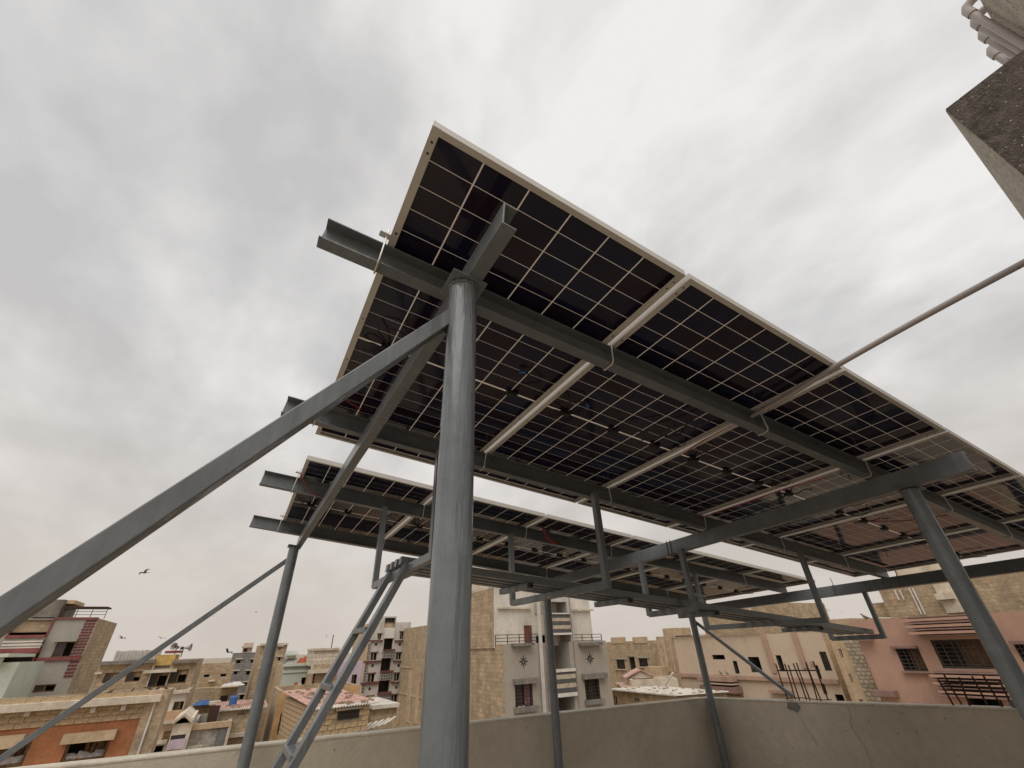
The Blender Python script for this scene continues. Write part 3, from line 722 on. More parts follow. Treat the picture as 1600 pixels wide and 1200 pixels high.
# ------------------------------------------------------------------ the array frame
PA = Vector((0.15658, 0.68652, 1.43140)); QA = Vector((0.15270, 3.50797, 1.34175)); U = Vector((0.99489, 0.00000, -0.10101)); V = Vector((-0.00380, 0.99929, -0.03745)); NN = Vector((0.10093, 0.03764, 0.99418))
def A(a, b, c, base=PA): return base + U*a + V*b - NN*c
frame = empty('steel_canopy', 'blue-grey painted steel canopy of posts, rafters and channel beams carrying the solar panels', 'steel frame', (0.43, 1.04, -1.6))
FI = Matrix.Translation(frame.location).inverted()
def fp(mb, name, m='steel', smooth=False, bevel=0, parent=frame, label=None):
    o = mb.build(name, M[m], None, smooth, bevel); o.parent = parent
    o.matrix_parent_inverse = FI if parent is frame else Matrix.Identity(4)
    if label: o['label'] = label
    return o
def sub(mb, name, m, parent, smooth=False):
    o = mb.build(name, M[m], None, smooth); o.parent = parent; o.matrix_parent_inverse = parent.matrix_world.inverted(); return o
BH = 0.12; BW = 0.054
def channel(p0, p1, side):    # C channel whose top centre line runs p0-p1; web on the side given (+1 or -1), lips towards the other
    t = 0.007; w = BW/2; s = side
    prof = [(s*w,0),(s*w,-BH),(-s*w,-BH),(-s*w,-BH+t),(s*(w-t),-BH+t),(s*(w-t),-t),(-s*w,-t),(-s*w,0)]
    return MB().sweep(p0, p1, prof, NN)
CT = 0.035
beams = []
for base, bL, bR, aL, aR, lab in ((PA, 0.535, 0.485, -0.228, 7.3, None), (PA, 1.925, 1.875, -0.222, 6.80, None),
                                  (QA, 0.455, 0.345, -0.272, 6.76, None), (QA, 1.80, 1.745, -0.29, 6.72, None)):
    ob = fp(channel(A(aL, bL, CT, base), A(aR, bR, CT, base), -1), 'beam', bevel=0.0015); beams.append((ob, base, aL, aR, bL, bR))
def beam_b(i, a):
    _, base, aL, aR, bL, bR = beams[i]; return bL + (bR-bL)*(a-aL)/(aR-aL)
RC = CT + BH
for aN, bN, aF, bF in ((0.316, 0.046, 0.245, 4.62), (3.53, 0.003, 3.50, 4.70), (6.72, -0.4, 6.50, 4.72)):
    fp(channel(A(aN, bN, RC), A(aF, bF, RC), -1), 'rafter', bevel=0.0015)
# J shaped hook bolts clamping the panel joints on the beams
for i in range(4):
    base = beams[i][1]
    for k in range(7):
        a = 0.002 if k == 0 else (6*1.154-0.02+0.002 if k == 6 else k*1.154-0.010)
        if k == 0: a = -0.012
        if k == 6: a = 6*1.154 - 0.008
        if a > beams[i][3] - 0.02: continue
        b = beam_b(i, a); sk = rnd.uniform(-.02, .02)
        pts = [A(a, b-0.036, -0.045, base), A(a, b-0.036, 0.02, base), A(a+sk, b-0.037, CT+BH-0.008, base), A(a+sk, b-0.028, CT+BH+0.006, base), A(a+sk*1.2, b+0.028, CT+BH+0.006, base), A(a+sk*1.2, b+0.034, CT+BH-0.012, base)]
        fp(MB().tube(pts, 0.0042, 6), 'hook_bolt', 'galv', True)
        if k in (0,):
            fp(MB().sweep(A(a-.03, b-.036, -.004, base), A(a+.03, b-.036, -.004, base), [(-.014,-.004),(.014,-.004),(.014,.004),(-.014,.004)], NN), 'clamp_plate', 'galv')
# columns
def column(x, y, zt, lab, r=0.05):
    mb = MB().tube([(x,y,-1.6),(x,y,-0.9),(x,y,0.0),(x,y,zt-0.008)], r, 32)
    o = fp(mb, 'column', 'steel_post', smooth=True, label=lab)
    q = 0.066
    c = MB()
    ex, ey = U*q, V*q
    ctr = Vector((x, y, zt))
    c.hexa([ctr-ex-ey-NN*.008, ctr+ex-ey-NN*.008, ctr+ex+ey-NN*.008, ctr-ex+ey-NN*.008, ctr-ex-ey, ctr+ex-ey, ctr+ex+ey, ctr-ex+ey])
    sub(c, 'cap_plate', 'steel', o)
    w = MB()
    for k in range(14):
        a = 2*math.pi*k/14; w.tube([(x+math.cos(a)*(r+.002), y+math.sin(a)*(r+.002), zt-.015), (x+math.cos(a+.5)*(r+.003), y+math.sin(a+.5)*(r+.003), zt-.011)], .005, 5)
    sub(w, 'weld_bead', 'steel', o, True)
    sub(MB().box(x-.1,x+.1,y-.1,y+.1,-1.6,-1.588), 'base_plate', 'steel', o)
    return o
RU = RC + BH
def under(a, b): return A(a, b, RU)
for a, b in ((0.294, 0.352), (0.205, 4.55), (3.53, 0.352), (3.505, 4.64)):
    p = under(a, b); column(p.x, p.y, p.z, None)
p = under(6.505, 4.64); column(6.42, p.y-.01, p.z, None)
p = under(6.66, 0.36); column(p.x-.1, p.y, p.z, None)
# braces (square tube) from the column heads
def brace(p0, p1, w=0.045): return fp(MB().bar(p0, p1, w, w), 'brace', bevel=0.003)
brace((0.395, 1.04, 0.985), (-1.62, 1.04, -1.59))
brace((0.30, 5.387, 0.865), (-2.38, 5.39, -1.59))
brace((6.475, 5.33, 0.235), (6.60, 4.12, -0.70), 0.04)
brace((6.545, 1.05, 0.25), (6.60, 1.98, -0.655), 0.045)
wb = MB()
for k in range(16):
    a = 2*math.pi*k/16; cy, cz = 1.04+.026*math.cos(a), .925+.030*math.sin(a)
    wb.tube([(.381-.004*abs(math.cos(a)), cy, cz), (.379, 1.04+.026*math.cos(a+.5), .925+.030*math.sin(a+.5))], .0055+.002*rnd.random(), 5)
fp(wb, 'weld_bead', 'steel', True)
dr = MB()
for k in range(26):      # paint runs down the near post
    a = rnd.uniform(2.4, 5.6); z = rnd.uniform(-.1, 1.02); l = rnd.uniform(.04, .32); x, y = .426+.0495*math.cos(a), 1.042+.0495*math.sin(a)
    dr.tube([(x,y,z),(x,y,z-l*.6),(x,y,z-l)], .0012, 5, True, .0028)
fp(dr, 'paint_run', 'steel_post', True)
# ------------------------------------------------------------------ walkway and ladder
walk = empty('walkway', 'narrow grey steel walkway of four ribs hung under the panels', 'walkway', (0.9, 3.2, 0.45))
WI = Matrix.Translation(walk.location).inverted()
def wp(mb, name, m='steel', bevel=0.0):
    o = mb.build(name, M[m], None, False, bevel); o.parent = walk; o.matrix_parent_inverse = WI; return o
def wz(x): return 0.478 + (x-0.9)*(-0.0885)
HB = [0.9, 2.215, 3.575, 4.91, 6.77]
for k in range(4):
    y = 3.045 + k*0.114
    wp(MB().bar((0.86, y, wz(.86)+.034), (6.80, y-.06, wz(6.8)+.034), 0.062, 0.05), 'plank_rib', bevel=.002)
for i, x in enumerate(HB):
    z = wz(x); y0, y1 = (2.50, 3.86)
    if i == 2: y0, y1 = 2.90, 3.46
    if i == 4: y0, y1 = 2.86, 3.45
    mbz = MB().bar((x, y0, z-.02), (x, y1, z-.03), 0.042, 0.05)
    wp(mbz, 'hanger_bar', bevel=.002)
    for y in (y0, y1):
        if i in (2, 4): zt_ = A((x-PA.x)/U.x, (y-PA.y)/V.y, RU).z + .01
        else:
            zt_ = (A((x-PA.x)/U.x, 1.9, RC).z if y == y0 else A((x-QA.x)/U.x, .4, RC, QA).z) + .005
        wp(MB().bar((x, y, z-.043), (x, y, zt_), 0.045, 0.045, (1,0,0)), 'hanger_post', bevel=.002)
for x in (1.87, 2.88, 3.98, 5.72, 0.97):
    z = wz(x); wp(MB().bar((x, 2.99, z-.012), (x, 3.44, z-.012), 0.05, 0.042), 'cross_block', bevel=.002)
    if x > 1: wp(MB().bar((x, 2.965, z-.012), (x, 2.989, z-.012), 0.034, 0.034), 'end_plug', 'blackplastic')
lad = empty('ladder', 'blue-grey steel ladder leaning up to the left end of the walkway', 'ladder', (-0.2, 3.1, -1.6))
LI = Matrix.Translation(lad.location).inverted()
def lx(z): return 0.74 + (z-0.2)*0.507
for y in (2.93, 3.33):
    o = MB().bar((lx(-1.6), y, -1.6), (lx(0.47), y, 0.47), 0.04, 0.085, (0,1,0)).build('rail', M['steel'], None, False, .002)
    # wide face turned to the viewer
    o.parent = lad; o.matrix_parent_inverse = LI
for z in (-1.28, -1.005, -0.73, -0.452, -0.175, 0.105):
    d = Vector((0.452, 0, 0.892)); 
    o = MB().bar((lx(z), 2.952, z), (lx(z), 3.308, z), 0.058, 0.028, (0,0,1)).build('rung', M['steel'], None, False, .002)
    o.parent = lad; o.matrix_parent_inverse = LI

# ------------------------------------------------------------------ solar panels
PW, PL = 1.128, 2.316
CW, CH, GX, GY, MID = 0.1780, 0.1000, 0.0060, 0.0030, 0.0145
ncx, ncy = 6, 22
def cell_pos():
    x0 = (PW - ncx*CW - (ncx-1)*GX)/2
    tot = ncy*CH + (ncy-2)*GY + MID; y0 = (PL - tot)/2
    for j in range(ncy):
        y = y0 + j*(CH+GY) + (MID-GY if j >= ncy//2 else 0)
        for i in range(ncx): yield x0 + i*(CW+GX), y
cm = MB().box(-CW/2, CW/2, -CH/2, CH/2, -0.0008, 0.0).mesh('cell', M['cell'])
def prof_mesh():      # frame rails, local to the panel, top at z = 0
    rails = []
    FW, H = 0.029, 0.035
    for s in (0, 1):
        mb = MB(); x = 0 if s == 0 else PW; d = 1 if s == 0 else -1
        mb.box(x, x+d*.002, 0, PL, -H, 0); mb.box(x+d*.002, x+d*FW, 0.0, PL, -H, -H+.002); mb.box(x+d*.002, x+d*.011, 0, PL, -.002, 0)
        rails.append(mb)
    for s in (0, 1):
        mb = MB(); y = 0 if s == 0 else PL; d = 1 if s == 0 else -1
        mb.box(.0021, PW-.0021, y, y+d*.002, -H+.0001, -.0001); mb.box(FW+.0002, PW-FW-.0002, y+d*.002, y+d*(FW-.006), -H+.0002, -H+.002); mb.box(.011, PW-.011, y+d*.002, y+d*.011, -.002, -.0001)
        rails.append(mb)
    return [r.mesh('frame_rail', M['alu']) for r in rails]
rails = prof_mesh()
glass = MB().box(.0022, PW-.0022, .0022, PL-.0022, -.0075, -.0022).mesh('glass_sheet', M['backsheet'])
hm = MB()
for x in (.016, PW-.016):
    for y in (.05, .09, .44, .52, .98, 1.34, 1.80, 1.88, 2.23, 2.27):
        hm.box(x-.004, x+.004, y-.006 if y in (.44,1.88) else y-.004, y+.006 if y in (.44,1.88) else y+.004, -.0356, -.0352)
hm = hm.mesh('mounting_hole', M['holedark'])
jb = MB().box(-.035, .035, -.022, .022, -.026, -.0078).box(-.022, .022, -.016, .016, -.031, -.026).mesh('junction_box', M['blackplastic'])
allcells = MB()
for x, y in cell_pos(): allcells.box(x, x+CW, y, y+CH, -.0084, -.0076)
allcells = allcells.mesh('cell_grid', M['cell'])
def curve_pts(p, n=8):
    out = []
    P_ = [Vector(q) for q in p]
    for i in range(len(P_)-1):
        a = P_[max(i-1,0)]; b = P_[i]; c = P_[i+1]; d = P_[min(i+2,len(P_)-1)]
        for k in range(n):
            t = k/n; out.append(0.5*((2*b)+(c-a)*t+(2*a-5*b+4*c-d)*t*t+(3*b-a-3*c+d)*t**3))
    out.append(P_[-1]); return out
ORD = ['nearest', 'second', 'third', 'fourth', 'fifth', 'farthest']
EXTRA = ['its free edge beside the thick front post', 'grey conduit reaching its front corner', 'red cable along its edge', 'partly behind the middle rafter', 'brown reflections in its cells', 'the one by the right-hand post']
def panel(base, i, near):
    mat = Matrix(((U.x, V.x, NN.x, 0), (U.y, V.y, NN.y, 0), (U.z, V.z, NN.z, 0), (0,0,0,1)))
    o_ = A(i*1.154, 0, 0, base); mat.translation = o_
    lab = ('%s solar panel of the big upper row, counted from the thick front post' if near else '%s solar panel of the lower back row, counted from its left end') % ORD[i]
    root = empty('solar_panel', lab, 'solar panel', mat=mat, group='solar panels of the upper row' if near else 'solar panels of the back row')
    for r in rails: inst('frame_rail', r, root)
    g = inst('glass_sheet', glass, root)
    if near:
        for x, y in cell_pos(): inst('cell', cm, g, Matrix.Translation((x+CW/2, y+CH/2, -.0076)))
        inst('mounting_hole', hm, root)['kind'] = 'stuff'
    else:
        inst('cell_grid', allcells, g)['kind'] = 'stuff'
    jx = (.19, .567, .945)
    for k, x in enumerate(jx):
        j = inst('junction_box', jb, root, Matrix.Translation((x+rnd.uniform(-.01,.01), PL/2-.006, 0)))
    sg = rnd.random()
    c1 = curve_pts([(.19,PL/2-.02,-.02),(.15,PL/2-.10,-.05+.01*sg),(.10,PL/2-.16,-.055),(.16+.05*sg,PL/2-.20,-.045),(.22,PL/2-.17,-.03)])
    c2 = curve_pts([(.945,PL/2-.02,-.02),(1.0,PL/2-.08,-.05),(1.06,PL/2-.11-.1*sg,-.055),(1.0,PL/2-.22,-.05),(.90,PL/2-.24,-.03)])
    c3 = curve_pts([(.19,PL/2+.0,-.02),(.12,PL/2+.03,-.04),(.06,PL/2+.02,-.05),(.09,PL/2-.03,-.04),(.17,PL/2-.01,-.03)])
    for c in (c1, c2, c3): MB().tube(c, .0035, 6).build('cable', M['blackplastic'], root, True)
    if near and i in (0, 1):
        MB().tube([(.22,PL/2-.17,-.03) if i else (.90,PL/2-.24,-.03), (.25,PL/2-.155,-.03) if i else (.87,PL/2-.225,-.03)], .009, 8).build('plug', M['blueplug'], root, True)
for i in range(6): panel(PA, i, True)
for i in range(6): panel(QA, i, False)

# loose cables: strung between panels and along the frame
def cable(pts, m, lab, r=.004, name='cable'):
    o = MB().tube(curve_pts(pts), r, 6).build(name, M[m], None, True); tag(o, lab, 'cable'); return o
cable([A(2.27,.62,.05), A(2.27,.9,.055), A(2.30,1.05,.06), A(2.36,1.1,.05)], 'redcable', 'short red cable beside the joint of the second and third upper panels')
cable([A(3.47,.75,.06), A(3.44,1.1,.05), A(3.452,1.4,.05), A(3.452,1.85,.045), A(3.5,1.9,.06)], 'redcable', 'long red cable lying along the joint of the third and fourth upper panels')
cable([A(5.05,.62,.06), A(4.92,.85,.07), A(4.75,1.08,.05)], 'redcable', 'red cable behind the right-hand post, under the fifth upper panel')
cable([A(1.95,.55,.06), A(2.0,.8,.065), A(1.85,1.0,.06), A(1.7,1.1,.04)], 'blackplastic', 'black cable sagging from the upper beam near the second panel')
cable([A(2.1,.56,.06), A(2.06,.85,.07), A(1.98,1.0,.06), A(1.95,1.12,.04)], 'blackplastic', 'black cable hanging beside the conduit under the second panel')
cable([A(3.58,1.15,.05), A(3.62,1.4,.07), A(3.60,1.7,.13), A(3.50,2.0,.2)], 'blackplastic', 'black cable dropping to the middle rafter under the fourth upper panel')
cable([A(0,.30,.05,QA), A(.12,.36,.16,QA), A(.26,.44,.15,QA), A(.3,.6,.1,QA)], 'redcable', 'red cable looped over the left end of the upper back beam')
cable([A(2.42,.25,.06,QA), A(2.5,.32,.1,QA), A(2.6,.34,.15,QA), A(2.75,.40,.12,QA)], 'redcable', 'red cable bundle on the back beam behind the walkway post', .012)
cable([A(.03,1.66,.045), A(.09,1.72,.05), A(.2,1.78,.05)], 'redcable', 'short red cable at the left end of the lower front beam')
for aa, lab in ((2.85, 'first'), (3.05, 'second')):
    pass
# black ties round the middle rafter
for bb, lab in ((2.35, 'pair of black cable ties round the middle rafter between the rows'), (3.45, 'single black cable tie round the middle rafter under the back row')):
    o = MB()
    for d in ((0, .045) if bb < 3 else (0,)):
        a0 = 3.515
        o.tube([A(a0-.032, bb+d, RC-.01), A(a0-.032, bb+d, RU+.004), A(a0+.032, bb+d, RU+.004), A(a0+.032, bb+d, RC)], .0035, 5)
    tag(o.build('cable_tie', M['blackplastic']), lab, 'cable tie')
# hooks standing on the right rafter
hk = MB()
for bb in (1.72, 2.45):
    hk.tube([A(6.55, bb, RC-.09), A(6.56, bb, RC), A(6.56-.03, bb, RC+.005), A(6.56-.031, bb, RU)], .004, 5)
fp(hk, 'hook_bolt', 'iron')
# conduit
o = MB().tube(curve_pts([A(2.26, .52, .062), A(2.235, .25, .062), A(2.19, -.02, .062), A(2.165,-.42,.058), A(2.15, -.80, .06)]), .0135, 14).build('conduit', M['pvc'], None, True)
tag(o, 'grey plastic conduit running from the concrete wall at upper right to the panels', 'pipe')

# ------------------------------------------------------------------ stair tower at upper right
tw = empty('stair_tower', 'dark speckled concrete wall corner at upper right', 'building', (1.85, -0.17, -1.6))
TI = Matrix.Translation(tw.location).inverted()
def tp(mb, name, m, bevel=0):
    o = mb.build(name, M[m], None, False, bevel); o.parent = tw; o.matrix_parent_inverse = TI; return o
mb = MB(); zt = 1.657; pts = [(1.85,-.165),(1.85,-3.2),(5.2,-3.2),(5.2,-.10),(2.78,-.150)]
def wav(mb, p0, p1, z0, z1): mb.quad((*p0,z0),(*p1,z0),(*p1,z1),(*p0,z1))
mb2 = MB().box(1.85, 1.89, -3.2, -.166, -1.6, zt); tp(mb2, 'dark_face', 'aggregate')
mb = MB(); mb.hexa([(1.8905,-3.2,-1.6),(5.2,-3.2,-1.6),(5.2,-.10,-1.6),(1.856,-.163,-1.6),(1.8905,-3.2,zt-.002),(5.2,-3.2,zt-.002),(5.2,-.10,zt-.002),(1.856,-.163,zt-.002)])
tp(mb, 'wall', 'towerplaster')
tp(MB().box(2.5, 5.2, -3.2, -.64, zt-.002, 3.0), 'upper_wall', 'towerplaster')
for k, (x, z) in enumerate(((2.867,3.10),(2.975,3.085),(3.105,3.09),(3.30,3.12))):
    lab = ['topmost', 'second from the top', 'third from the top', 'lowest'][k] + ' of the four grey vent pipes above the dark concrete corner'
    r = .018
    t = tag(MB().tube([(x,-.60,-0.0+zt),(x,-.60,z-.06)], r, 16).build('vent_pipe', M['greypvc'], None, True), lab, 'pipe', 'vent pipes on the stair tower')
    e = MB().tube([(x,-.60,z-.075),(x,-.60,z-.02),(x,-.612,z+.008),(x,-.640,z+.020),(x,-.70,z+.022)], r+.006, 16).build('elbow', M['greypvc'], t, True)

# ------------------------------------------------------------------ rebars standing in the right parapet
def rebar_set(ys, zb, zt, lab, ties):
    root = empty('rebar_cluster', lab, 'rebar', (6.62, ys[0], zb), group='rebars in the right parapet')
    for k, y in enumerate(ys):
        x = 6.62 + (0.09 if k % 2 else 0.0)
        dz = rnd.uniform(-.03,.03); l = rnd.uniform(-.02,.02)
        o = MB().tube([(x,y,zb-.02),(x+rnd.uniform(-.01,.01),y+l,(zb+zt)/2),(x+rnd.uniform(-.02,.02),y+l*1.5,zt+dz)], .0085, 7).build('bar', M['rust'], None, True)
        o.parent = root; o.matrix_parent_inverse = Matrix.Translation(root.location).inverted()
    for z in ties:
        o = MB().tube([(6.61,max(ys)+.02,z),(6.61,min(ys)-.02,z+.012),(6.72,min(ys)-.02,z+.012),(6.72,max(ys)+.02,z),(6.61,max(ys)+.02,z)], .005, 6).build('tie', M['rust'], None, True)
        o.parent = root; o.matrix_parent_inverse = Matrix.Translation(root.location).inverted()
rebar_set([4.22,4.17,4.06,4.02,3.92,3.88,3.78,3.74], ztop(4), -0.34, 'cluster of rusty rebars with a tie, standing by the brace foot on the parapet', [-0.425])
rebar_set([2.44,2.40,2.31,2.20,2.06,2.02], ztop(2.2), -0.44, 'cluster of rusty rebars nearest the right edge, in front of the pink balcony', [-0.50])
o = MB().tube(curve_pts([(6.6,4.2,ztop(4.2)+.02),(6.58,3.98,ztop(4)+.03),(6.62,3.8,ztop(3.8)+.012),(6.57,3.62,ztop(3.6)+.02)]), .005, 6).build('wire', M['rust'], None, True)
tag(o, 'bent rusty tie wire lying on the right parapet', 'wire')

# ------------------------------------------------------------------ the town
NAMES = {
 'red_trim': ('apartment_house', 'grey house with red trim and a strip of red bricks, at far left', 'building'),
 'mint_porch': ('porch', 'pale mint porch with a flat slab roof, in front of the red-trimmed house', 'building'),
 'orange': ('house', 'orange plastered house with a block parapet, at lower left', 'building'),
 'yellow_room': ('house', 'tan block house with a yellow rooftop room and dark openings', 'building'),
 'peach_strip': ('house', 'narrow peach and white house right of the orange one', 'building'),
 'gable': ('pavilion', 'small cream pavilion with a gabled top and a violet lower wall', 'building'),
 'shutter': ('shed', 'grey stained wall with a dark metal door, under the tiled shed', 'building'),
 'tan_low': ('house', 'tan block house with small square windows left of the dark grey tower', 'building'),
 'tile_shed': ('shed', 'block shed with a pink sheet roof carrying the blue water tank', 'building'),
 'grey_tower': ('apartment_house', 'dark grey narrow apartment block with a pinkish rooftop turret', 'building'),
 'tan_tower': ('apartment_house', 'tall tan block crossed by the left rear post', 'building'),
 'mint': ('house', 'mint green house with laundry by its dark door', 'building'),
 'cream_turret': ('house', 'house with a cream block rooftop room over a big dark opening', 'building'),
 'lavender': ('house', 'lavender house seen between the ladder rails', 'building'),
 'amber_wall': ('house', 'low amber plastered house behind the brick hut', 'building'),
 'shed': ('shed', 'low tan block shed right of the brick hut', 'building'),
 'stair_block': ('apartment_house', 'tall pale apartment block with patterned stairwell screens, behind the ladder', 'building'),
 'pilaster': ('building', 'big tan block building with plaster pilasters left of the thick post', 'building'),
 'star': ('apartment_house', 'grey house with two dark star ornaments and striped balconies', 'building'),
 'two_window': ('house', 'tan block house with a door between two windows, behind the sheet roofs', 'building'),
 'carved': ('building', 'weathered tan building at the left end of the peach house', 'building'),
 'sheet_roof': ('shed', 'low shed with pale sheet roofs weighted with stones', 'building'),
 'cream_gable': ('roof_room', 'small cream roof room with a pink gabled roof', 'building'),
 'peach': ('house', 'long peach house with pink strips and a pink balcony', 'building'),
 'tan_back': ('building', 'tan block building rising behind the peach house', 'building'),
 'stone_strip': ('building', 'narrow stone faced building between the peach and the pink houses', 'building'),
 'pink': ('house', 'pink house with grilled windows and striped balconies, at right', 'building'),
 'tan_tall': ('building', 'tall unplastered tan building behind the pink house', 'building'),
}
SIDE = {'red_trim':'tanblock','star':'tanblock','orange':'tanblock','peach':'tanplain','pink':'tanblock','stair_block':'tanplain','mint':'tanplain','peach_strip':'tanrough','amber_wall':'tanblock'}
def openings_wall(mb, W, zb, zt, holes, y=0.0):
    xs = sorted({0.0, W, *[min(max(h[0],0),W) for h in holes], *[min(max(h[2],0),W) for h in holes]})
    zs = sorted({zb, zt, *[min(max(h[1],zb),zt) for h in holes], *[min(max(h[3],zb),zt) for h in holes]})
    for i in range(len(xs)-1):
        for j in range(len(zs)-1):
            cx, cz = (xs[i]+xs[i+1])/2, (zs[j]+zs[j+1])/2
            if any(h[0] < cx < h[2] and h[1] < cz < h[3] for h in holes): continue
            mb.quad((xs[i],y,zs[j]),(xs[i+1],y,zs[j]),(xs[i+1],y,zs[j+1]),(xs[i],y,zs[j+1]))
DEPTH = {'d':1.6,'o':1.7,'b':1.0,'s':1.0,'g':1.0,'p':1.0,'h':0.8,'v':0.8,'j':0.9,'x':1.6}
BR_ME = {}
def block_mesh(w, h, d, key):
    if key not in BR_ME:
        k = 0.012
        BR_ME[key] = MB().hexa([(-w/2,0,-h/2),(w/2,0,-h/2),(w/2,d,-h/2),(-w/2,d,-h/2),(-w/2,0,h/2),(w/2,0,h/2),(w/2,d,h/2),(-w/2,d,h/2)]).mesh('block', M['redbrick' if key.startswith('r') else 'blockunit'])
    return BR_ME[key]
def building(key, rot, org, W, zt, depth, mt, zb, els):
    nm, lab, cat = NAMES[key]
    root = empty(nm, lab, cat, (org[0], org[1], GZ)); root.rotation_euler = (0, 0, math.radians(-125 if key == 'cream_gable' else rot))
    Z = lambda z: z - GZ
    def part(mb, name, m, parent=None, smooth=False):
        o = mb.build(name, M[m], parent or root, smooth); return o
    zb_ = 0.0
    holes = []
    for e in els:
        if e[0] == 'W':
            s0, z0, s1, z1 = e[2]; s0 = max(s0, .02); s1 = min(s1, W-.02)
            if s1 - s0 > .1: holes.append((s0, Z(z0), s1, Z(z1), e[1]))
    holes = [(a, b_, c, min(d_, Z(zt)), st) for a, b_, c, d_, st in holes]
    wall = MB()
    openings_wall(wall, W, zb_, Z(zt), holes)
    zz = Z(zt)
    part(wall, 'wall', mt)
    sd = MB(); t = .2; zr = zz-.9
    sd.quad((W,0,0),(W,depth,0),(W,depth,zz),(W,0,zz)); sd.quad((0,depth,0),(0,0,0),(0,0,zz),(0,depth,zz))
    sd.quad((W,depth,0),(0,depth,0),(0,depth,zz),(W,depth,zz))
    ou = [(0,0),(W,0),(W,depth),(0,depth)]; inn = [(t,t),(W-t,t),(W-t,depth-t),(t,depth-t)]
    if key == 'star':
        hx = [(h[0], h[2]) for h in holes if h[3] > zz-.02][0]
        sd.quad((0,0,zz),(hx[0],0,zz),(hx[0],depth,zz),(0,depth,zz)); sd.quad((hx[1],0,zz),(W,0,zz),(W,depth,zz),(hx[1],depth,zz)); sd.quad((hx[0],1.71,zz),(hx[1],1.71,zz),(hx[1],depth,zz),(hx[0],depth,zz))
    for k in range(0 if key == 'star' else 4):
        a, b, c, d = ou[k], ou[(k+1)%4], inn[(k+1)%4], inn[k]
        sd.quad((*a,zz),(*b,zz),(*c,zz),(*d,zz)); sd.quad((*d,zz),(*c,zz),(*c,zr),(*d,zr))
    if key != 'star': sd.quad(*[(*p,zr) for p in inn])
    part(sd, 'side_wall', SIDE.get(key, mt))
    for s0, z0, s1, z1, st in holes:
        d = min(DEPTH[st], depth*.8); w = s1-s0; h = z1-z0
        room = MB()
        room.quad((s0,0,z0),(s0,d,z0),(s0,d,z1),(s0,0,z1)); room.quad((s1,d,z0),(s1,0,z0),(s1,0,z1),(s1,d,z1))
        room.quad((s0,0,z0),(s1,0,z0),(s1,d,z0),(s0,d,z0)); room.quad((s0,d,z1),(s1,d,z1),(s1,0,z1),(s0,0,z1)) if z1 < Z(zt)-.01 else None
        room.quad((s0,d,z0),(s1,d,z0),(s1,d,z1),(s0,d,z1))
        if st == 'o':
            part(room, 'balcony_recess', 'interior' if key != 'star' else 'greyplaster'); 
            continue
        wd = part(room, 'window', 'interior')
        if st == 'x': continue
        t = max(.04, min(.09, w*.06))
        fr = MB(); y0, y1 = .07, .13
        fr.box(s0,s0+t,y0,y1,z0,z1).box(s1-t,s1,y0,y1,z0,z1).box(s0+t,s1-t,y0,y1,z1-t,z1).box(s0+t,s1-t,y0,y1,z0,z0+t)
        if st in 'bsg' : fr.box((s0+s1)/2-t/2,(s0+s1)/2+t/2,y0+.003,y1-.003,z0+t,z1-t)
        part(fr, 'frame', 'iron' if st in 'gp' else ('wood' if st in 'bjv' else 'paleplaster'), wd)
        if st == 'b': part(MB().box(s0+t, s0+w*.52, .095,.105, z0+t, z1-t), 'pane', 'pane', wd)
        if st == 's':
            part(MB().box(s0+t, s0+w*.45, .095,.105, z0+t, z1-t), 'pane', 'pane', wd)
            part(MB().box(s0-.15,s1+.15,-.18,.02,z1+.01,z1+.10), 'hood', 'maroon' if key == 'stair_block' else mt, wd)
            part(MB().box(s0-.1,s1+.1,-.12,.02,z0-.10,z0-.01), 'sill', 'paleplaster', wd)
        if st == 'h': part(MB().box(s0-.18,s1+.18,-.2,.02,z1+.01,z1+.12), 'hood', 'paleplaster', wd)
        if st in 'gp':
            part(MB().box(s0+t, s1-t, .30,.31, z0+t, z1-t), 'pane', 'pane', wd) if key != 'pink' else part(MB().box(s0+w*.45, s1-t, .40,.43, z0+t, z1-t), 'shutter', 'wood', wd)
            g = MB(); n = max(6, int(h/.16))
            for k in range(1, n): g.box(s0, s1, .02, .045, z0+h*k/n-.014, z0+h*k/n+.014)
            nv = max(2, int(w/.45))
            for k in range(1, nv+1): g.box(s0+w*k/(nv+1)-.018, s0+w*k/(nv+1)+.018, -.005, .0195, z0, z1)
            part(g, 'grille', 'iron', wd)
        if st == 'p':
            c = MB(); n = 12; x0, x1 = s0+w*.62, s1-t
            for k in range(n):
                xa, xb = x0+(x1-x0)*k/n, x0+(x1-x0)*(k+1)/n
                ya, yb = .2+.03*(k%2), .2+.03*((k+1)%2)
                c.quad((xa,ya,z0+.1),(xb,yb,z0+.1),(xb,yb,z1-.05),(xa,ya,z1-.05))
            part(c, 'curtain', 'pinkcloth', wd)
            c = MB()
            for k in range(5): c.box(s0+.1+k*.12, s0+.25+k*.12, .0, .12, z0+.0, z0+.07+.05*(k%2))
            part(c, 'rubble', 'whitecloth', wd)
        if st == 'v':
            g = MB(); n = 18
            for k in range(1, n): g.box(s0+w*k/n-.012, s0+w*k/n+.012, .01, .04, z0, z1)
            part(g, 'grille', 'iron', wd)
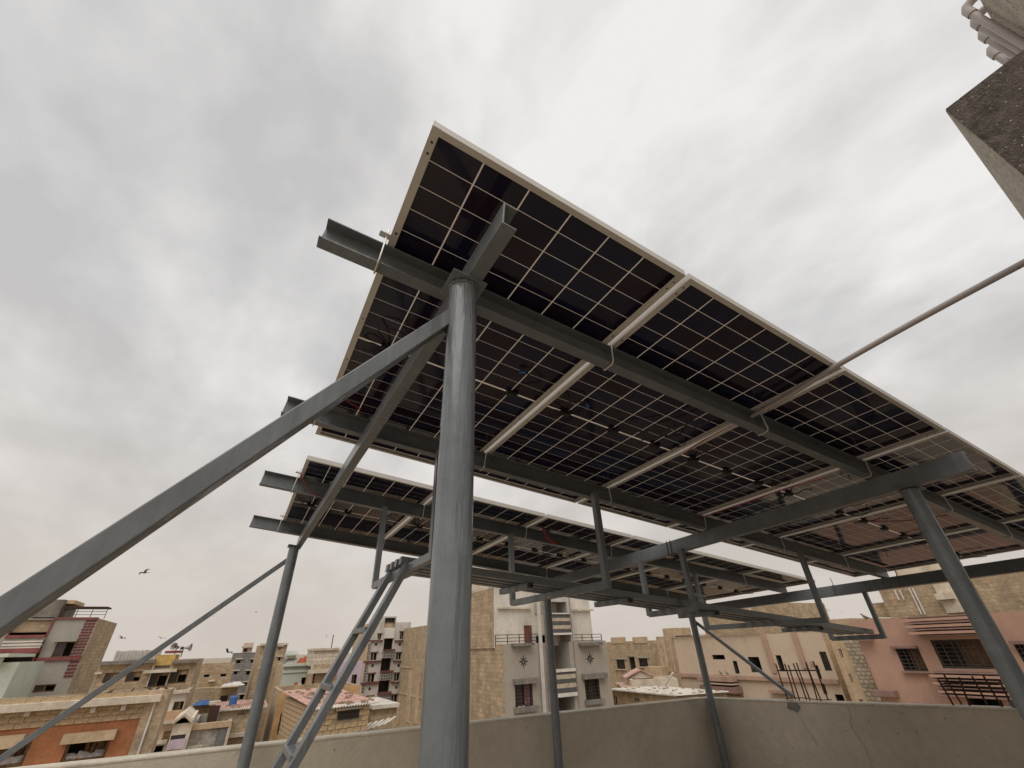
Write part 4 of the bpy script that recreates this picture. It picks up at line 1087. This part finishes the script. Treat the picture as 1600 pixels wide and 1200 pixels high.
        if st == 'j':
            nb = 5
            for k in range(nb):
                xa = s0+w*(.42+.56*k/nb)
                b = MB(); dx = rnd.uniform(-.05,.05)
                b.hexa([(xa,.35,z0),(xa+w*.10,.35,z0),(xa+w*.10,.39,z0),(xa,.39,z0),(xa+dx,.35,z1-.1*rnd.random()),(xa+w*.10+dx,.35,z1-.05),(xa+w*.10+dx,.39,z1-.05),(xa+dx,.39,z1-.1)])
                part(b, 'plank', 'wood', wd)
            for k in range(5):
                cx = s0+w*(.1+.18*k); cz = z0+h*(.10+.08*rnd.random()); rr = .22+.1*rnd.random()
                vs = [(cx+rr*math.cos(q*1.047)*rnd.uniform(.6,1.2), .2+.1*rnd.random(), cz+rr*.8*math.sin(q*1.047)*rnd.uniform(.6,1.2)) for q in range(6)]+[(cx,.1,cz)]
                part(MB().add(vs, [(q,(q+1)%6,6) for q in range(6)]), 'rag', 'whitecloth', wd)
    n = 0
    for e in els:
        if e[0] == 'X':
            _, name, m, (s0,z0,s1,z1), y0, th = e
            n += 1; y0 -= .003*n
            if s0 > s1: s0, s1 = s1, s0
            mb = MB()
            if m == 'corr':
                nn_ = 26
                for k in range(nn_):
                    xa, xb = s0+(s1-s0)*k/nn_, s0+(s1-s0)*(k+1)/nn_
                    mb.box(xa, xb-.01, y0+(.05 if k%2 else 0), y0+.06+(.05 if k%2 else 0), Z(z0), Z(z1)+rnd.uniform(-.03,.03))
            else:
                mb.box(s0, s1, y0, y0+th-.0015*n if th < .5 else y0+th, max(0, Z(z0)), Z(z1))
            part(mb, name, m)
        elif e[0] == 'P':
            _, name, m, (s0,z0,s1,z1), hs = e
            mb = MB(); hh = [(q[0]-s0, Z(q[1]), q[2]-s0, Z(q[3])) for q in hs]
            openings_wall(mb, s1-s0, Z(z0), Z(z1), hh)
            mb.v = [(v[0]+s0, v[1]-.011, v[2]) for v in mb.v]
            d = 1.7
            mb.quad((s0,-.011,Z(z0)),(s0,d,Z(z0)),(s0,d,Z(z1)),(s0,-.011,Z(z1))).quad((s1,-.011,Z(z0)),(s1,d,Z(z0)),(s1,d,Z(z1)),(s1,-.011,Z(z1))).quad((s0,-.011,Z(z1)),(s1,-.011,Z(z1)),(s1,d,Z(z1)),(s0,d,Z(z1)))
            part(mb, name, m)
            for q in hs:
                a0, c0, a1, c1 = q[0], Z(q[1]), q[2], Z(q[3])
                r_ = MB().quad((a0,0,c0),(a0,d,c0),(a0,d,c1),(a0,0,c1)).quad((a1,0,c0),(a1,d,c0),(a1,d,c1),(a1,0,c1)).quad((a0,d,c0),(a1,d,c0),(a1,d,c1),(a0,d,c1)).quad((a0,0,c1),(a1,0,c1),(a1,d,c1),(a0,d,c1))
                if q[1] > z0 + .01: r_.quad((a0,0,c0),(a1,0,c0),(a1,d,c0),(a0,d,c0))
                part(r_, 'balcony_recess', 'greyplaster')
        elif e[0] == 'C':
            _, name, m, (s, z), r = e
            pts = [(s+r*math.cos(k*math.pi/8), -.05, Z(z)+r*math.sin(k*math.pi/8)) for k in range(16)]
            part(MB().add(pts+[(p[0],.02,p[2]) for p in pts], [tuple(range(16))]+[(k,(k+1)%16,16+(k+1)%16,16+k) for k in range(16)]), name, m)
        elif e[0] == 'STAR':
            s, z, r = e[1]; r = abs(r)
            for k in range(8):
                a = k*math.pi/4; R_ = r*1.15 if k % 2 == 0 else r*.95
                def pt(rr, an, y): return (s+rr*math.sin(an), y, Z(z)+rr*math.cos(an))
                mb = MB().add([pt(.03,a,-.03), pt(R_*.42,a-.30,-.02), pt(R_,a,-.02), pt(R_*.42,a+.30,-.02), pt(R_*.42,a,-.055)],
                              [(0,1,4),(1,2,4),(2,3,4),(3,0,4)])
                part(mb, 'star_petal', 'darkpaint')
        elif e[0] == 'RAIL':
            s0, z0, s1, z1 = e[1]; mb = MB()
            for zq in (z1, z0+(z1-z0)*.66, z0+(z1-z0)*.33): mb.box(s0, s1, .06, .09, Z(zq)-.018, Z(zq)+.018)
            k_ = max(2, int((s1-s0)/.75))
            for k in range(k_+1): mb.box(s0+(s1-s0)*k/k_-.02, s0+(s1-s0)*k/k_+.02, .055, .095, Z(z0)-.1, Z(z1))
            part(mb, 'railing', 'iron')
        elif e[0] == 'BR':
            for (s0, z0, s1, z1) in e[2:]:
                rows = max(3, int(round((z1-z0)/.205))); rh = (z1-z0)/rows; w = (s1-s0)/3
                me = block_mesh(w*.84, rh*.62, .05, 'r%.2f%.2f' % (w, rh))
                for r in range(rows):
                    off = -w*.22 if r % 2 else 0
                    for c in range(3):
                        inst('brick', me, root, Matrix.Translation((s0+w*(c+.55)+off*.6, -.04-.004*rnd.random(), Z(z0)+rh*(r+.5))))
        elif e[0] == 'BLK':
            s0, z0, s1, z1 = e[1]; z1 = zt; rows = 5; rh = (z1-z0)/rows; w = .40
            me = block_mesh(w*.965, rh*.93, .08, 'b%.2f' % rh)
            for r in range(rows):
                k = 0; x = s0 - (w/2 if r % 2 else 0)
                while x + w < s1 + .05:
                    inst('block', me, root, Matrix.Translation((x+w/2, -.045-.02*rnd.random(), Z(z0)+rh*(r+.5))) @ Matrix.Rotation(rnd.uniform(-.02,.02), 4, 'Y')); x += w
            mb = MB().box(0, W, -.03, .02, Z(z0), Z(z1)); part(mb, 'parapet_core', 'hutmortar')
        elif e[0] == 'GAB':
            s0, z0, s1, z1 = e[1]; a0, b0, a1, b1 = e[2]; mid = (s0+s1)/2
            zl, zh = Z(b0), Z(b1)
            mb = MB(); y0, y1 = -.25, depth
            mb.add([(s0,y0,zl),(mid,y0,zh),(s1,y0,zl),(s0,y1,zl),(mid,y1,zh),(s1,y1,zl),(s0,y0,zl-.14),(mid,y0,zh-.14),(s1,y0,zl-.14),(s0,y1,zl-.14),(mid,y1,zh-.14),(s1,y1,zl-.14)],
                   [(0,1,4,3),(1,2,5,4),(6,9,10,7),(7,10,11,8),(0,6,7,1),(1,7,8,2),(3,4,10,9),(4,5,11,10),(0,3,9,6),(2,8,11,5)])
            part(mb, 'roof', 'paleplaster')
            part(MB().add([(s0+.1,0,zl-.14),(s1-.1,0,zl-.14),(mid,0,zh-.16),(s0+.1,.2,zl-.14),(s1-.1,.2,zl-.14),(mid,.2,zh-.16)],[(0,1,2),(5,4,3),(0,3,4,1),(1,4,5,2),(2,5,3,0)]), 'gable_wall', mt)
        elif e[0] == 'GAB2':
            s0, z0, s1, z1 = e[1]; zl, zh = Z(z0)+.02, Z(z1)+.36; W = 2.0; s1 = W+.2; s0 = -.2
            mb = MB(); d = depth*.55
            mb.add([(s0,-.3,zl),(s1,-.3,zl),(s1,d/2,zh),(s0,d/2,zh),(s0,d+.3,zl),(s1,d+.3,zl)], [(0,1,2,3),(3,2,5,4)])
            mb.add([(s0,-.3,zl-.1),(s1,-.3,zl-.1),(s1,d/2,zh-.1),(s0,d/2,zh-.1),(s0,d+.3,zl-.1),(s1,d+.3,zl-.1)], [(3,2,1,0),(4,5,2,3)])
            mb.add([(s0,-.3,zl-.1),(s1,-.3,zl-.1),(s1,-.3,zl),(s0,-.3,zl),(s1,d/2,zh-.1),(s1,d/2,zh),(s1,d+.3,zl-.1),(s1,d+.3,zl)], [(0,1,2,3),(1,4,5,2),(4,6,7,5)])
            part(mb, 'roof', 'pinksheet')
            part(MB().add([(W-.02,-.0,Z(zt)),(W-.02,d,Z(zt)),(W-.02,d/2,zh-.12),(.02,0,Z(zt)),(.02,d,Z(zt)),(.02,d/2,zh-.12)],[(0,1,2),(5,4,3),(0,2,5,3),(1,4,5,2)]), 'gable_wall', mt)
        elif e[0] == 'ROOF':
            (s0, s1), zf, zk, d, m, ns = e[1], e[2], e[3], e[4], e[5], e[6]
            sheet_roof(root, s0, s1, -.25, d, Z(zf), Z(zk), m, ns)
    return root
STONE = []
def stone_mesh(k):
    while len(STONE) < 4:
        r2 = random.Random(len(STONE)+3); j = lambda: r2.uniform(.8,1.2)
        w, d, h = .10, .07, .04
        STONE.append(MB().hexa([(-w*j(),-d*j(),0),(w*j(),-d*j(),0),(w*j(),d*j(),0),(-w*j(),d*j(),0),(-w*j()*.85,-d*j()*.8,h*2*j()),(w*j()*.85,-d*j()*.8,h*2*j()),(w*j()*.85,d*j()*.8,h*2*j()),(-w*j()*.85,d*j()*.8,h*2*j())]).mesh('roof_stone', M['darkstone']))
    return STONE[k % 4]
def sheet_roof(root, s0, s1, y0, y1, zf, zk, m, ns):
    n = max(12, int((s1-s0)/.06)); mb = MB(); vs = []; fs = []
    for k in range(n+1):
        x = s0+(s1-s0)*k/n; dz = .028*math.cos(k*math.pi)
        vs += [(x,y0,zf+dz+.05),(x,y1,zk+dz+.05),(x,y0,zf+dz+.035),(x,y1,zk+dz+.035)]
    for k in range(n):
        a = 4*k; b = 4*(k+1)
        fs += [(a,b,b+1,a+1),(a+2,a+3,b+3,b+2),(a,a+2,b+2,b)]
    mb.add(vs, fs); mb.build('roof_sheet', M[m], root)
    e = MB(); vs = []; fs = []
    for k in range(n+1):
        x = s0+(s1-s0)*k/n; dz = .028*math.cos(k*math.pi)
        vs += [(x,y0-.012,zf+dz+.056),(x,y0+.10,zf+dz+.058),(x,y0-.012,zf+dz-.02)]
    for k in range(n):
        a = 3*k; b = 3*(k+1); fs += [(a,b,b+1,a+1),(a,a+2,b+2,b)]
    e.add(vs, fs); e.build('eave_edge', M['whitesheet'], root)
    for k in range(ns):
        x = rnd.uniform(s0+.15, s1-.15); t = rnd.random()*.9+.03; y = y0+(y1-y0)*t
        inst('roof_stone', stone_mesh(k), root, Matrix.Translation((x,y,zf+(zk-zf)*t+.06)) @ Matrix.Rotation(rnd.uniform(-.5,.5),4,'Z') @ Matrix.Diagonal((rnd.uniform(.7,1.5),1,rnd.uniform(.6,1),1)))
roots = {}
for b in BUILDINGS: roots[b[0]] = building(*b)

# the brick hut with its pink roof: two visible faces laid block by block
def hut():
    N_, R_, L_ = Vector(HUT['N']), Vector(HUT['R']), Vector(HUT['L']); zt = HUT['z']
    root = empty('brick_hut', 'hut of rough tan blocks with a pink sheet roof, behind the ladder', 'building', (N_.x, N_.y, GZ))
    core = MB(); off = N_; q = [Vector((0,0)), R_-off, R_-off+L_-off, L_-off]
    H = zt-GZ
    core.hexa([(p.x,p.y,0) for p in q]+[(p.x,p.y,H) for p in q]); core.build('wall', M['hutmortar'], root)
    w, h = .40, .215
    for a, b, rows in ((q[0], q[1], 11), (q[3], q[0], 11)):
        d = (b-a); ln = d.length; d.normalize(); nrm = Vector((d.y, -d.x)); ang = math.atan2(d.y, d.x)
        n = int(round(ln/w)); ww = ln/n
        me = block_mesh(ww*.94, h*.9, .06, 'h%.3f' % ww)
        for r in range(rows):
            z = H - h*(r+.5) - .05
            for k in range(n + (r % 2)):
                x = ww*(k+.5) - (ww/2 if r % 2 else 0)
                if x < ww*.2 or x > ln-ww*.2: x = min(max(x, ww*.45), ln-ww*.45)
                if a is q[0] and ln*.34 < x < ln*.82 and r in (0, 1, 2): continue
                p = a + d*x + nrm*(.035+.02*rnd.random())
                inst('block', me, root, Matrix.Translation((p.x,p.y,z)) @ Matrix.Rotation(ang,4,'Z') @ Matrix.Rotation(rnd.uniform(-.03,.03),4,'Y') @ Matrix.Diagonal((rnd.uniform(.92,1),1,rnd.uniform(.92,1),1)))
    # vent grille in the front face
    d = (q[1]-q[0]); ln = d.length; d.normalize(); nrm = Vector((d.y,-d.x))
    g = MB()
    def fpnt(x, o, z): p = q[0]+d*x+nrm*o; return (p.x, p.y, z)
    x0, x1, z0, z1 = ln*.38, ln*.80, H-.55, H-.22
    v = MB().hexa([fpnt(x0,.005,z0),fpnt(x1,.005,z0),fpnt(x1,.001,z0),fpnt(x0,.001,z0),fpnt(x0,.005,z1),fpnt(x1,.005,z1),fpnt(x1,.001,z1),fpnt(x0,.001,z1)]).build('vent', M['openingshade'], root)
    for k in range(19):
        x = x0+(x1-x0)*k/18; g.bar(fpnt(x,.03,z0), fpnt(x,.03,z1), .02, .02, (d.x,d.y,0))
    for z in (z0, (z0+z1)/2, z1): g.bar(fpnt(x0,.03,z), fpnt(x1,.03,z), .02, .025)
    g.build('grille', M['iron'], v)
    MB().bar(fpnt(x0-.15,.05,z1+.08), fpnt(x1+.1,.05,z1+.08), .1, .08).build('lintel', M['paleplaster'], root)
    rr = empty('roof'); rr.parent = root; rr.location = (0,0,0); rr.rotation_euler = (0,0,math.atan2(q[1].y,q[1].x))
    bpy.data.objects.remove(rr)
    # roof sheet laid from the front eave up to the back
    n = 44; vs = []; fs = []; e0 = q[0]-d*.25+nrm*.3; e1 = q[1]+d*.35+nrm*.3; b0 = q[3]-d*.3; b1 = q[2]+d*.35
    up = Vector((0,0,1)); zf, zk = H+.02, H+.32
    for k in range(n+1):
        t = k/n; dz = .03*(1 if k % 2 else -1)
        a = e0.lerp(e1,t); b = b0.lerp(b1,t)
        vs += [(a.x,a.y,zf+dz),(b.x,b.y,zk+dz),(a.x,a.y,zf+dz-.02),(b.x,b.y,zk+dz-.02)]
    for k in range(n):
        a = 4*k; b = a+4; fs += [(a,b,b+1,a+1),(a+2,a+3,b+3,b+2),(a,a+2,b+2,b)]
    MB().add(vs,fs).build('roof_sheet', M['pinksheet'], root)
    vs = []; fs = []
    for k in range(n+1):
        t = k/n; dz = .03*(1 if k % 2 else -1); a = e0.lerp(e1,t); b = b0.lerp(b1,t); m_ = a.lerp(b,.05); c = a+nrm*.012
        vs += [(c.x,c.y,zf+dz+.006),(m_.x,m_.y,zf+.015+dz+.006),(c.x,c.y,zf+dz-.05)]
    for k in range(n):
        a = 3*k; b = a+3; fs += [(a,b,b+1,a+1),(a,a+2,b+2,b)]
    MB().add(vs,fs).build('eave_edge', M['whitesheet'], root)
    for k in range(46):
        t, s = rnd.uniform(.04,.96), rnd.uniform(.02,.98) if k > 12 else rnd.uniform(.01,.12)
        p = e0.lerp(e1,t).lerp(b0.lerp(b1,t), s)
        inst('roof_stone', stone_mesh(k), root, Matrix.Translation((p.x,p.y,zf+(zk-zf)*s+.03)) @ Matrix.Rotation(rnd.uniform(-.6,.6),4,'Z') @ Matrix.Diagonal((rnd.uniform(.8,1.6),1,rnd.uniform(.6,1.2),1)))
hut()

def heap(loc, w, h, m, name, lab, cat, seed):
    r2 = random.Random(seed); n = 9; vs = []; fs = []
    for i in range(n):
        for j in range(n):
            u_, v_ = i/(n-1)*2-1, j/(n-1)*2-1; e_ = max(0, 1-u_*u_)*max(0, 1-v_*v_)
            vs.append((u_*w+r2.uniform(-.06,.06), v_*w*.6+r2.uniform(-.06,.06), h*e_**.5*r2.uniform(.6,1.15)))
    for i in range(n-1):
        for j in range(n-1): fs.append((i*n+j,(i+1)*n+j,(i+1)*n+j+1,i*n+j+1))
    vs.append((0,0,-.02)); o = MB().add(vs, fs).build(name, M[m]); o.location = loc; tag(o, lab, cat); return o
heap((-1.09,58.20,-3.93), .9, .35, 'bluetank', 'tarp', 'crumpled blue tarp on the low roof beside the thin poles', 'tarp', 7)
heap((6.56,52.50,-0.86), 1.0, .5, 'orangecloth', 'roof_clutter', 'heap of reddish cloth and junk on the mint house roof', 'clutter', 3)
heap((5.60,52.50,-0.88), .8, .45, 'whitecloth', 'roof_clutter', 'heap of pale sacks on the mint house roof', 'clutter', 4)
heap((0.91,57.00,-2.52), 1.0, .3, 'whitecloth', 'roof_clutter', 'bluish white bundle on the roof below the dark grey tower', 'clutter', 5)
pole = MB().tube([(31.00,30.00,-3.41),(31.00,28.68,-2.32)], .07, 8).build('pole', M['whitepaint'], None, True); tag(pole, 'pale pole leaning against the left end of the peach house', 'pole')
boards = empty('board_pile', 'pale boards piled on the roof edge right of the brick hut', 'boards', (8.00,29.50,-3.74))
for k in range(5): MB().bar((-.9+.3*k,-.2,.05*k),(-.2+.35*k,.6,.25+.04*k), .16, .03).build('board', M['whitesheet'], boards)
# blue water tank on the shed roof
tk = empty('water_tank', 'ribbed blue plastic water tank on the pink shed roof', 'water tank', (0.84, 37.50, -2.75))
pts = []
mb = MB(); prof = [(0.0,0),(.21,0),(.22,.03),(.22,.45),(.20,.50),(.12,.545),(.0,.55)]
n = 20; vs = [(r*math.cos(2*math.pi*k/n)*(1.03 if k % 2 else 1), r*math.sin(2*math.pi*k/n)*(1.03 if k % 2 else 1), z) for r, z in prof for k in range(n)]
mb.add(vs, [(i*n+k, i*n+(k+1)%n, (i+1)*n+(k+1)%n, (i+1)*n+k) for i in range(len(prof)-1) for k in range(n)]); mb.build('body', M['bluetank'], tk, False)
MB().tube([(0,0,.54),(0,0,.59)], .09, 14).build('lid', M['bluetank'], tk, True)

# loudspeaker horns on a stand over the yellow room
yr = roots['yellow_room'].location
def horn(x, z, d, lab, s):
    root = empty('loudspeaker', lab, 'loudspeaker', (x, 42.5, z), group='horn loudspeakers on the yellow room'); d = Vector(d).normalized()
    pts = [Vector((0,0,0)) + d*t for t in (0, .12*s, .3*s, .5*s, .6*s)]
    rs = [.06*s, .07*s, .12*s, .24*s, .33*s]
    ref = d.orthogonal().normalized(); b = d.cross(ref); n = 18; vs = []
    for p, r in zip(pts, rs): vs += [p+(ref*math.cos(2*math.pi*k/n)+b*math.sin(2*math.pi*k/n))*r for k in range(n)]
    MB().add(vs, [(i*n+k, i*n+(k+1)%n, (i+1)*n+(k+1)%n, (i+1)*n+k) for i in range(4) for k in range(n)]).build('bell', M['greypvc'], root, True)
    MB().tube([-d*.25*s, Vector((0,0,0))], .12*s, 12).build('driver', M['iron'], root, True)
    MB().tube([(0,0,-.1*s),(0,0,-.75*s)], .03, 6).build('post', M['iron'], root, True)
horn(-3.50, 0.61, (-.35,-.9,.1), 'round dark loudspeaker horn above the yellow room, facing the viewer', 0.7)
horn(-3.08, 0.55, (1,-.25,.05), 'pale loudspeaker horn above the yellow room, pointing right', 0.75)
bs = MB().box(-4.07,-3.08,42.1,43,0.25,0.40).build('speaker_bench', M['redpaint']); tag(bs,'red bench carrying the loudspeakers on the yellow room','bench')
# ------------------------------------------------------------------ birds
def bird(loc, yaw, span, flap, lab, m='feather', cat='bird', bank=0.0):
    o_ = Vector(loc); L_ = span*.42
    bm = bmesh.new()
    def ring(x, r, z=0): return [bm.verts.new((x, r*math.cos(a), z+r*.9*math.sin(a))) for a in [k*math.pi/4 for k in range(8)]]
    rs = [ring(x*L_, r*L_, z*L_) for x, r, z in ((-.55,.02,.0),(-.35,.07,.0),(-.1,.14,0),(.15,.14,.0),(.32,.09,.03),(.42,.09,.05),(.5,.05,.04),(.58,.012,.02))]
    for a, b in zip(rs, rs[1:]):
        for k in range(8): bm.faces.new((a[k], a[(k+1)%8], b[(k+1)%8], b[k]))
    bm.faces.new(rs[0][::-1]); bm.faces.new(rs[-1])
    for s in (1, -1):
        st = [(0.08,.22,0,.20,.0),(.20,.24,flap*.10,.24,0),(.34,.16,flap*.13,.18,0),(.46,.0,flap*.06,.08,0),(.5,-.1,flap*.03,.02,0)]
        prev = None
        for y, xc, z, ch, _ in st:
            y *= span*s; xc *= L_; z *= span; ch *= span
            cur = [bm.verts.new((xc+ch*.35, y, z)), bm.verts.new((xc-ch*.65, y, z)), bm.verts.new((xc-ch*.1, y, z+.012*span))]
            if prev:
                bm.faces.new((prev[0], cur[0], cur[2], prev[2])); bm.faces.new((prev[2], cur[2], cur[1], prev[1])); bm.faces.new((prev[1], cur[1], cur[0], prev[0]))
            prev = cur
    t = [bm.verts.new(v) for v in ((-.45*L_,.04*L_,0),(-1.0*L_,.2*L_,0),(-.92*L_,0,.01*L_),(-1.0*L_,-.2*L_,0),(-.45*L_,-.04*L_,0),(-.7*L_,0,.03*L_),(-.7*L_,0,-.02*L_))]
    for f in ((0,1,5),(1,2,5),(2,3,5),(3,4,5),(1,0,6),(2,1,6),(3,2,6),(4,3,6)): bm.faces.new([t[i] for i in f])
    bmesh.ops.recalc_face_normals(bm, faces=bm.faces)
    me = bpy.data.meshes.new('bird'); bm.to_mesh(me); bm.free(); me.materials.append(M[m])
    o = bpy.data.objects.new('bird', me); C.objects.link(o); o.location = o_; o.rotation_euler = (bank, 0, yaw); tag(o, lab, cat, 'birds in the sky'); return o
bird((-4.20723, 25.45445, 3.22030), 2.6, 0.56, 1.3, 'large dark kite gliding left of the posts, above the low brace', bank=-0.5)
bird((-9.53289, 59.21266, 1.72772), 1.0, 0.90, 1.0, 'tiny bird in the sky just right of the red-trimmed house', bank=0.3)
bird((-6.46287, 59.62755, 1.66918), 2.0, 0.80, 1.0, 'tiny pale bird above the corrugated screen', bank=0.2)
bird((-0.24351, 49.99889, 0.22781), 2.4, 1.00, 1.2, 'dark crow flying beside the dark grey tower', bank=0.4)
bird((7.26746, 47.43272, 1.14924), 1.2, 0.50, 1.0, 'small bird beside the antenna mast', bank=0.8)
bird((1.51496, 69.83276, 4.59242), 0.5, 0.50, 1.0, 'speck of a bird left of the rear post', bank=0.2)
bird((35.79554, 17.80410, 1.30142), 0.9, 0.35, 1.0, 'left of two distant birds seen below the right rafter', bank=0.3)
bird((36.14032, 17.10248, 1.17573), 0.4, 0.35, 1.0, 'right of two distant birds seen below the right rafter', bank=0.3)
def pigeon(loc, yaw, s, lab, m='feathergrey'):
    bm = bmesh.new()
    sec = [(-.20,.012,.055),(-.10,.035,.075),(.0,.06,.10),(.07,.062,.13),(.11,.045,.17),(.13,.03,.20),(.15,.033,.225),(.175,.022,.225),(.20,.006,.218)]
    rs = [[bm.verts.new((x*s, r*s*math.cos(a), (z+r*math.sin(a))*s)) for a in [k*math.pi/4 for k in range(8)]] for x, r, z in sec]
    for a, b in zip(rs, rs[1:]):
        for k in range(8): bm.faces.new((a[k], a[(k+1)%8], b[(k+1)%8], b[k]))
    bm.faces.new(rs[0][::-1]); bm.faces.new(rs[-1])
    for y in (.02,-.02):
        v = [bm.verts.new(((.02+dx)*s, (y+dy)*s, z*s)) for z in (0,.06) for dx, dy in ((-.006,-.006),(.006,-.006),(.006,.006),(-.006,.006))]
        for f in ((0,1,5,4),(1,2,6,5),(2,3,7,6),(3,0,4,7),(3,2,1,0)): bm.faces.new([v[i] for i in f])
    bmesh.ops.recalc_face_normals(bm, faces=bm.faces)
    me = bpy.data.meshes.new('pigeon'); bm.to_mesh(me); bm.free(); me.materials.append(M[m])
    for p in me.polygons: p.use_smooth = True
    o = bpy.data.objects.new('pigeon', me); C.objects.link(o); o.location = loc; o.rotation_euler = (0,0,yaw); tag(o, lab, 'pigeon', 'pigeons on ledges'); return o
pigeon((-3.72, 25.10, -1.10), 0.2, 0.6, 'leftmost pigeon on the block parapet of the orange house', 'iron')
pigeon((-3.05, 25.10, -1.10), 1.5, 0.6, 'upright pigeon on the orange house parapet, second from the left', 'iron')
pigeon((-2.50, 25.10, -1.10), 3.0, 0.6, 'small pigeon in the middle of the orange house parapet', 'iron')
pigeon((-2.24, 25.10, -1.10), 0.5, 0.6, 'pigeon near the right end of the orange house parapet', 'iron')
pigeon((-1.98, 25.10, -1.10), 2.6, 0.6, 'rightmost pigeon on the orange house parapet', 'iron')
pigeon((30.10, 13.18, 0.52), 1.2, 1.3, 'pigeon perched on the roof edge of the pink house')
pigeon((35.15, 27.43, -2.65), 1.4, 1.1, 'left pigeon on the pink balcony of the peach house')
pigeon((35.15, 26.84, -2.64), 1.4, 1.1, 'right pigeon on the pink balcony of the peach house')
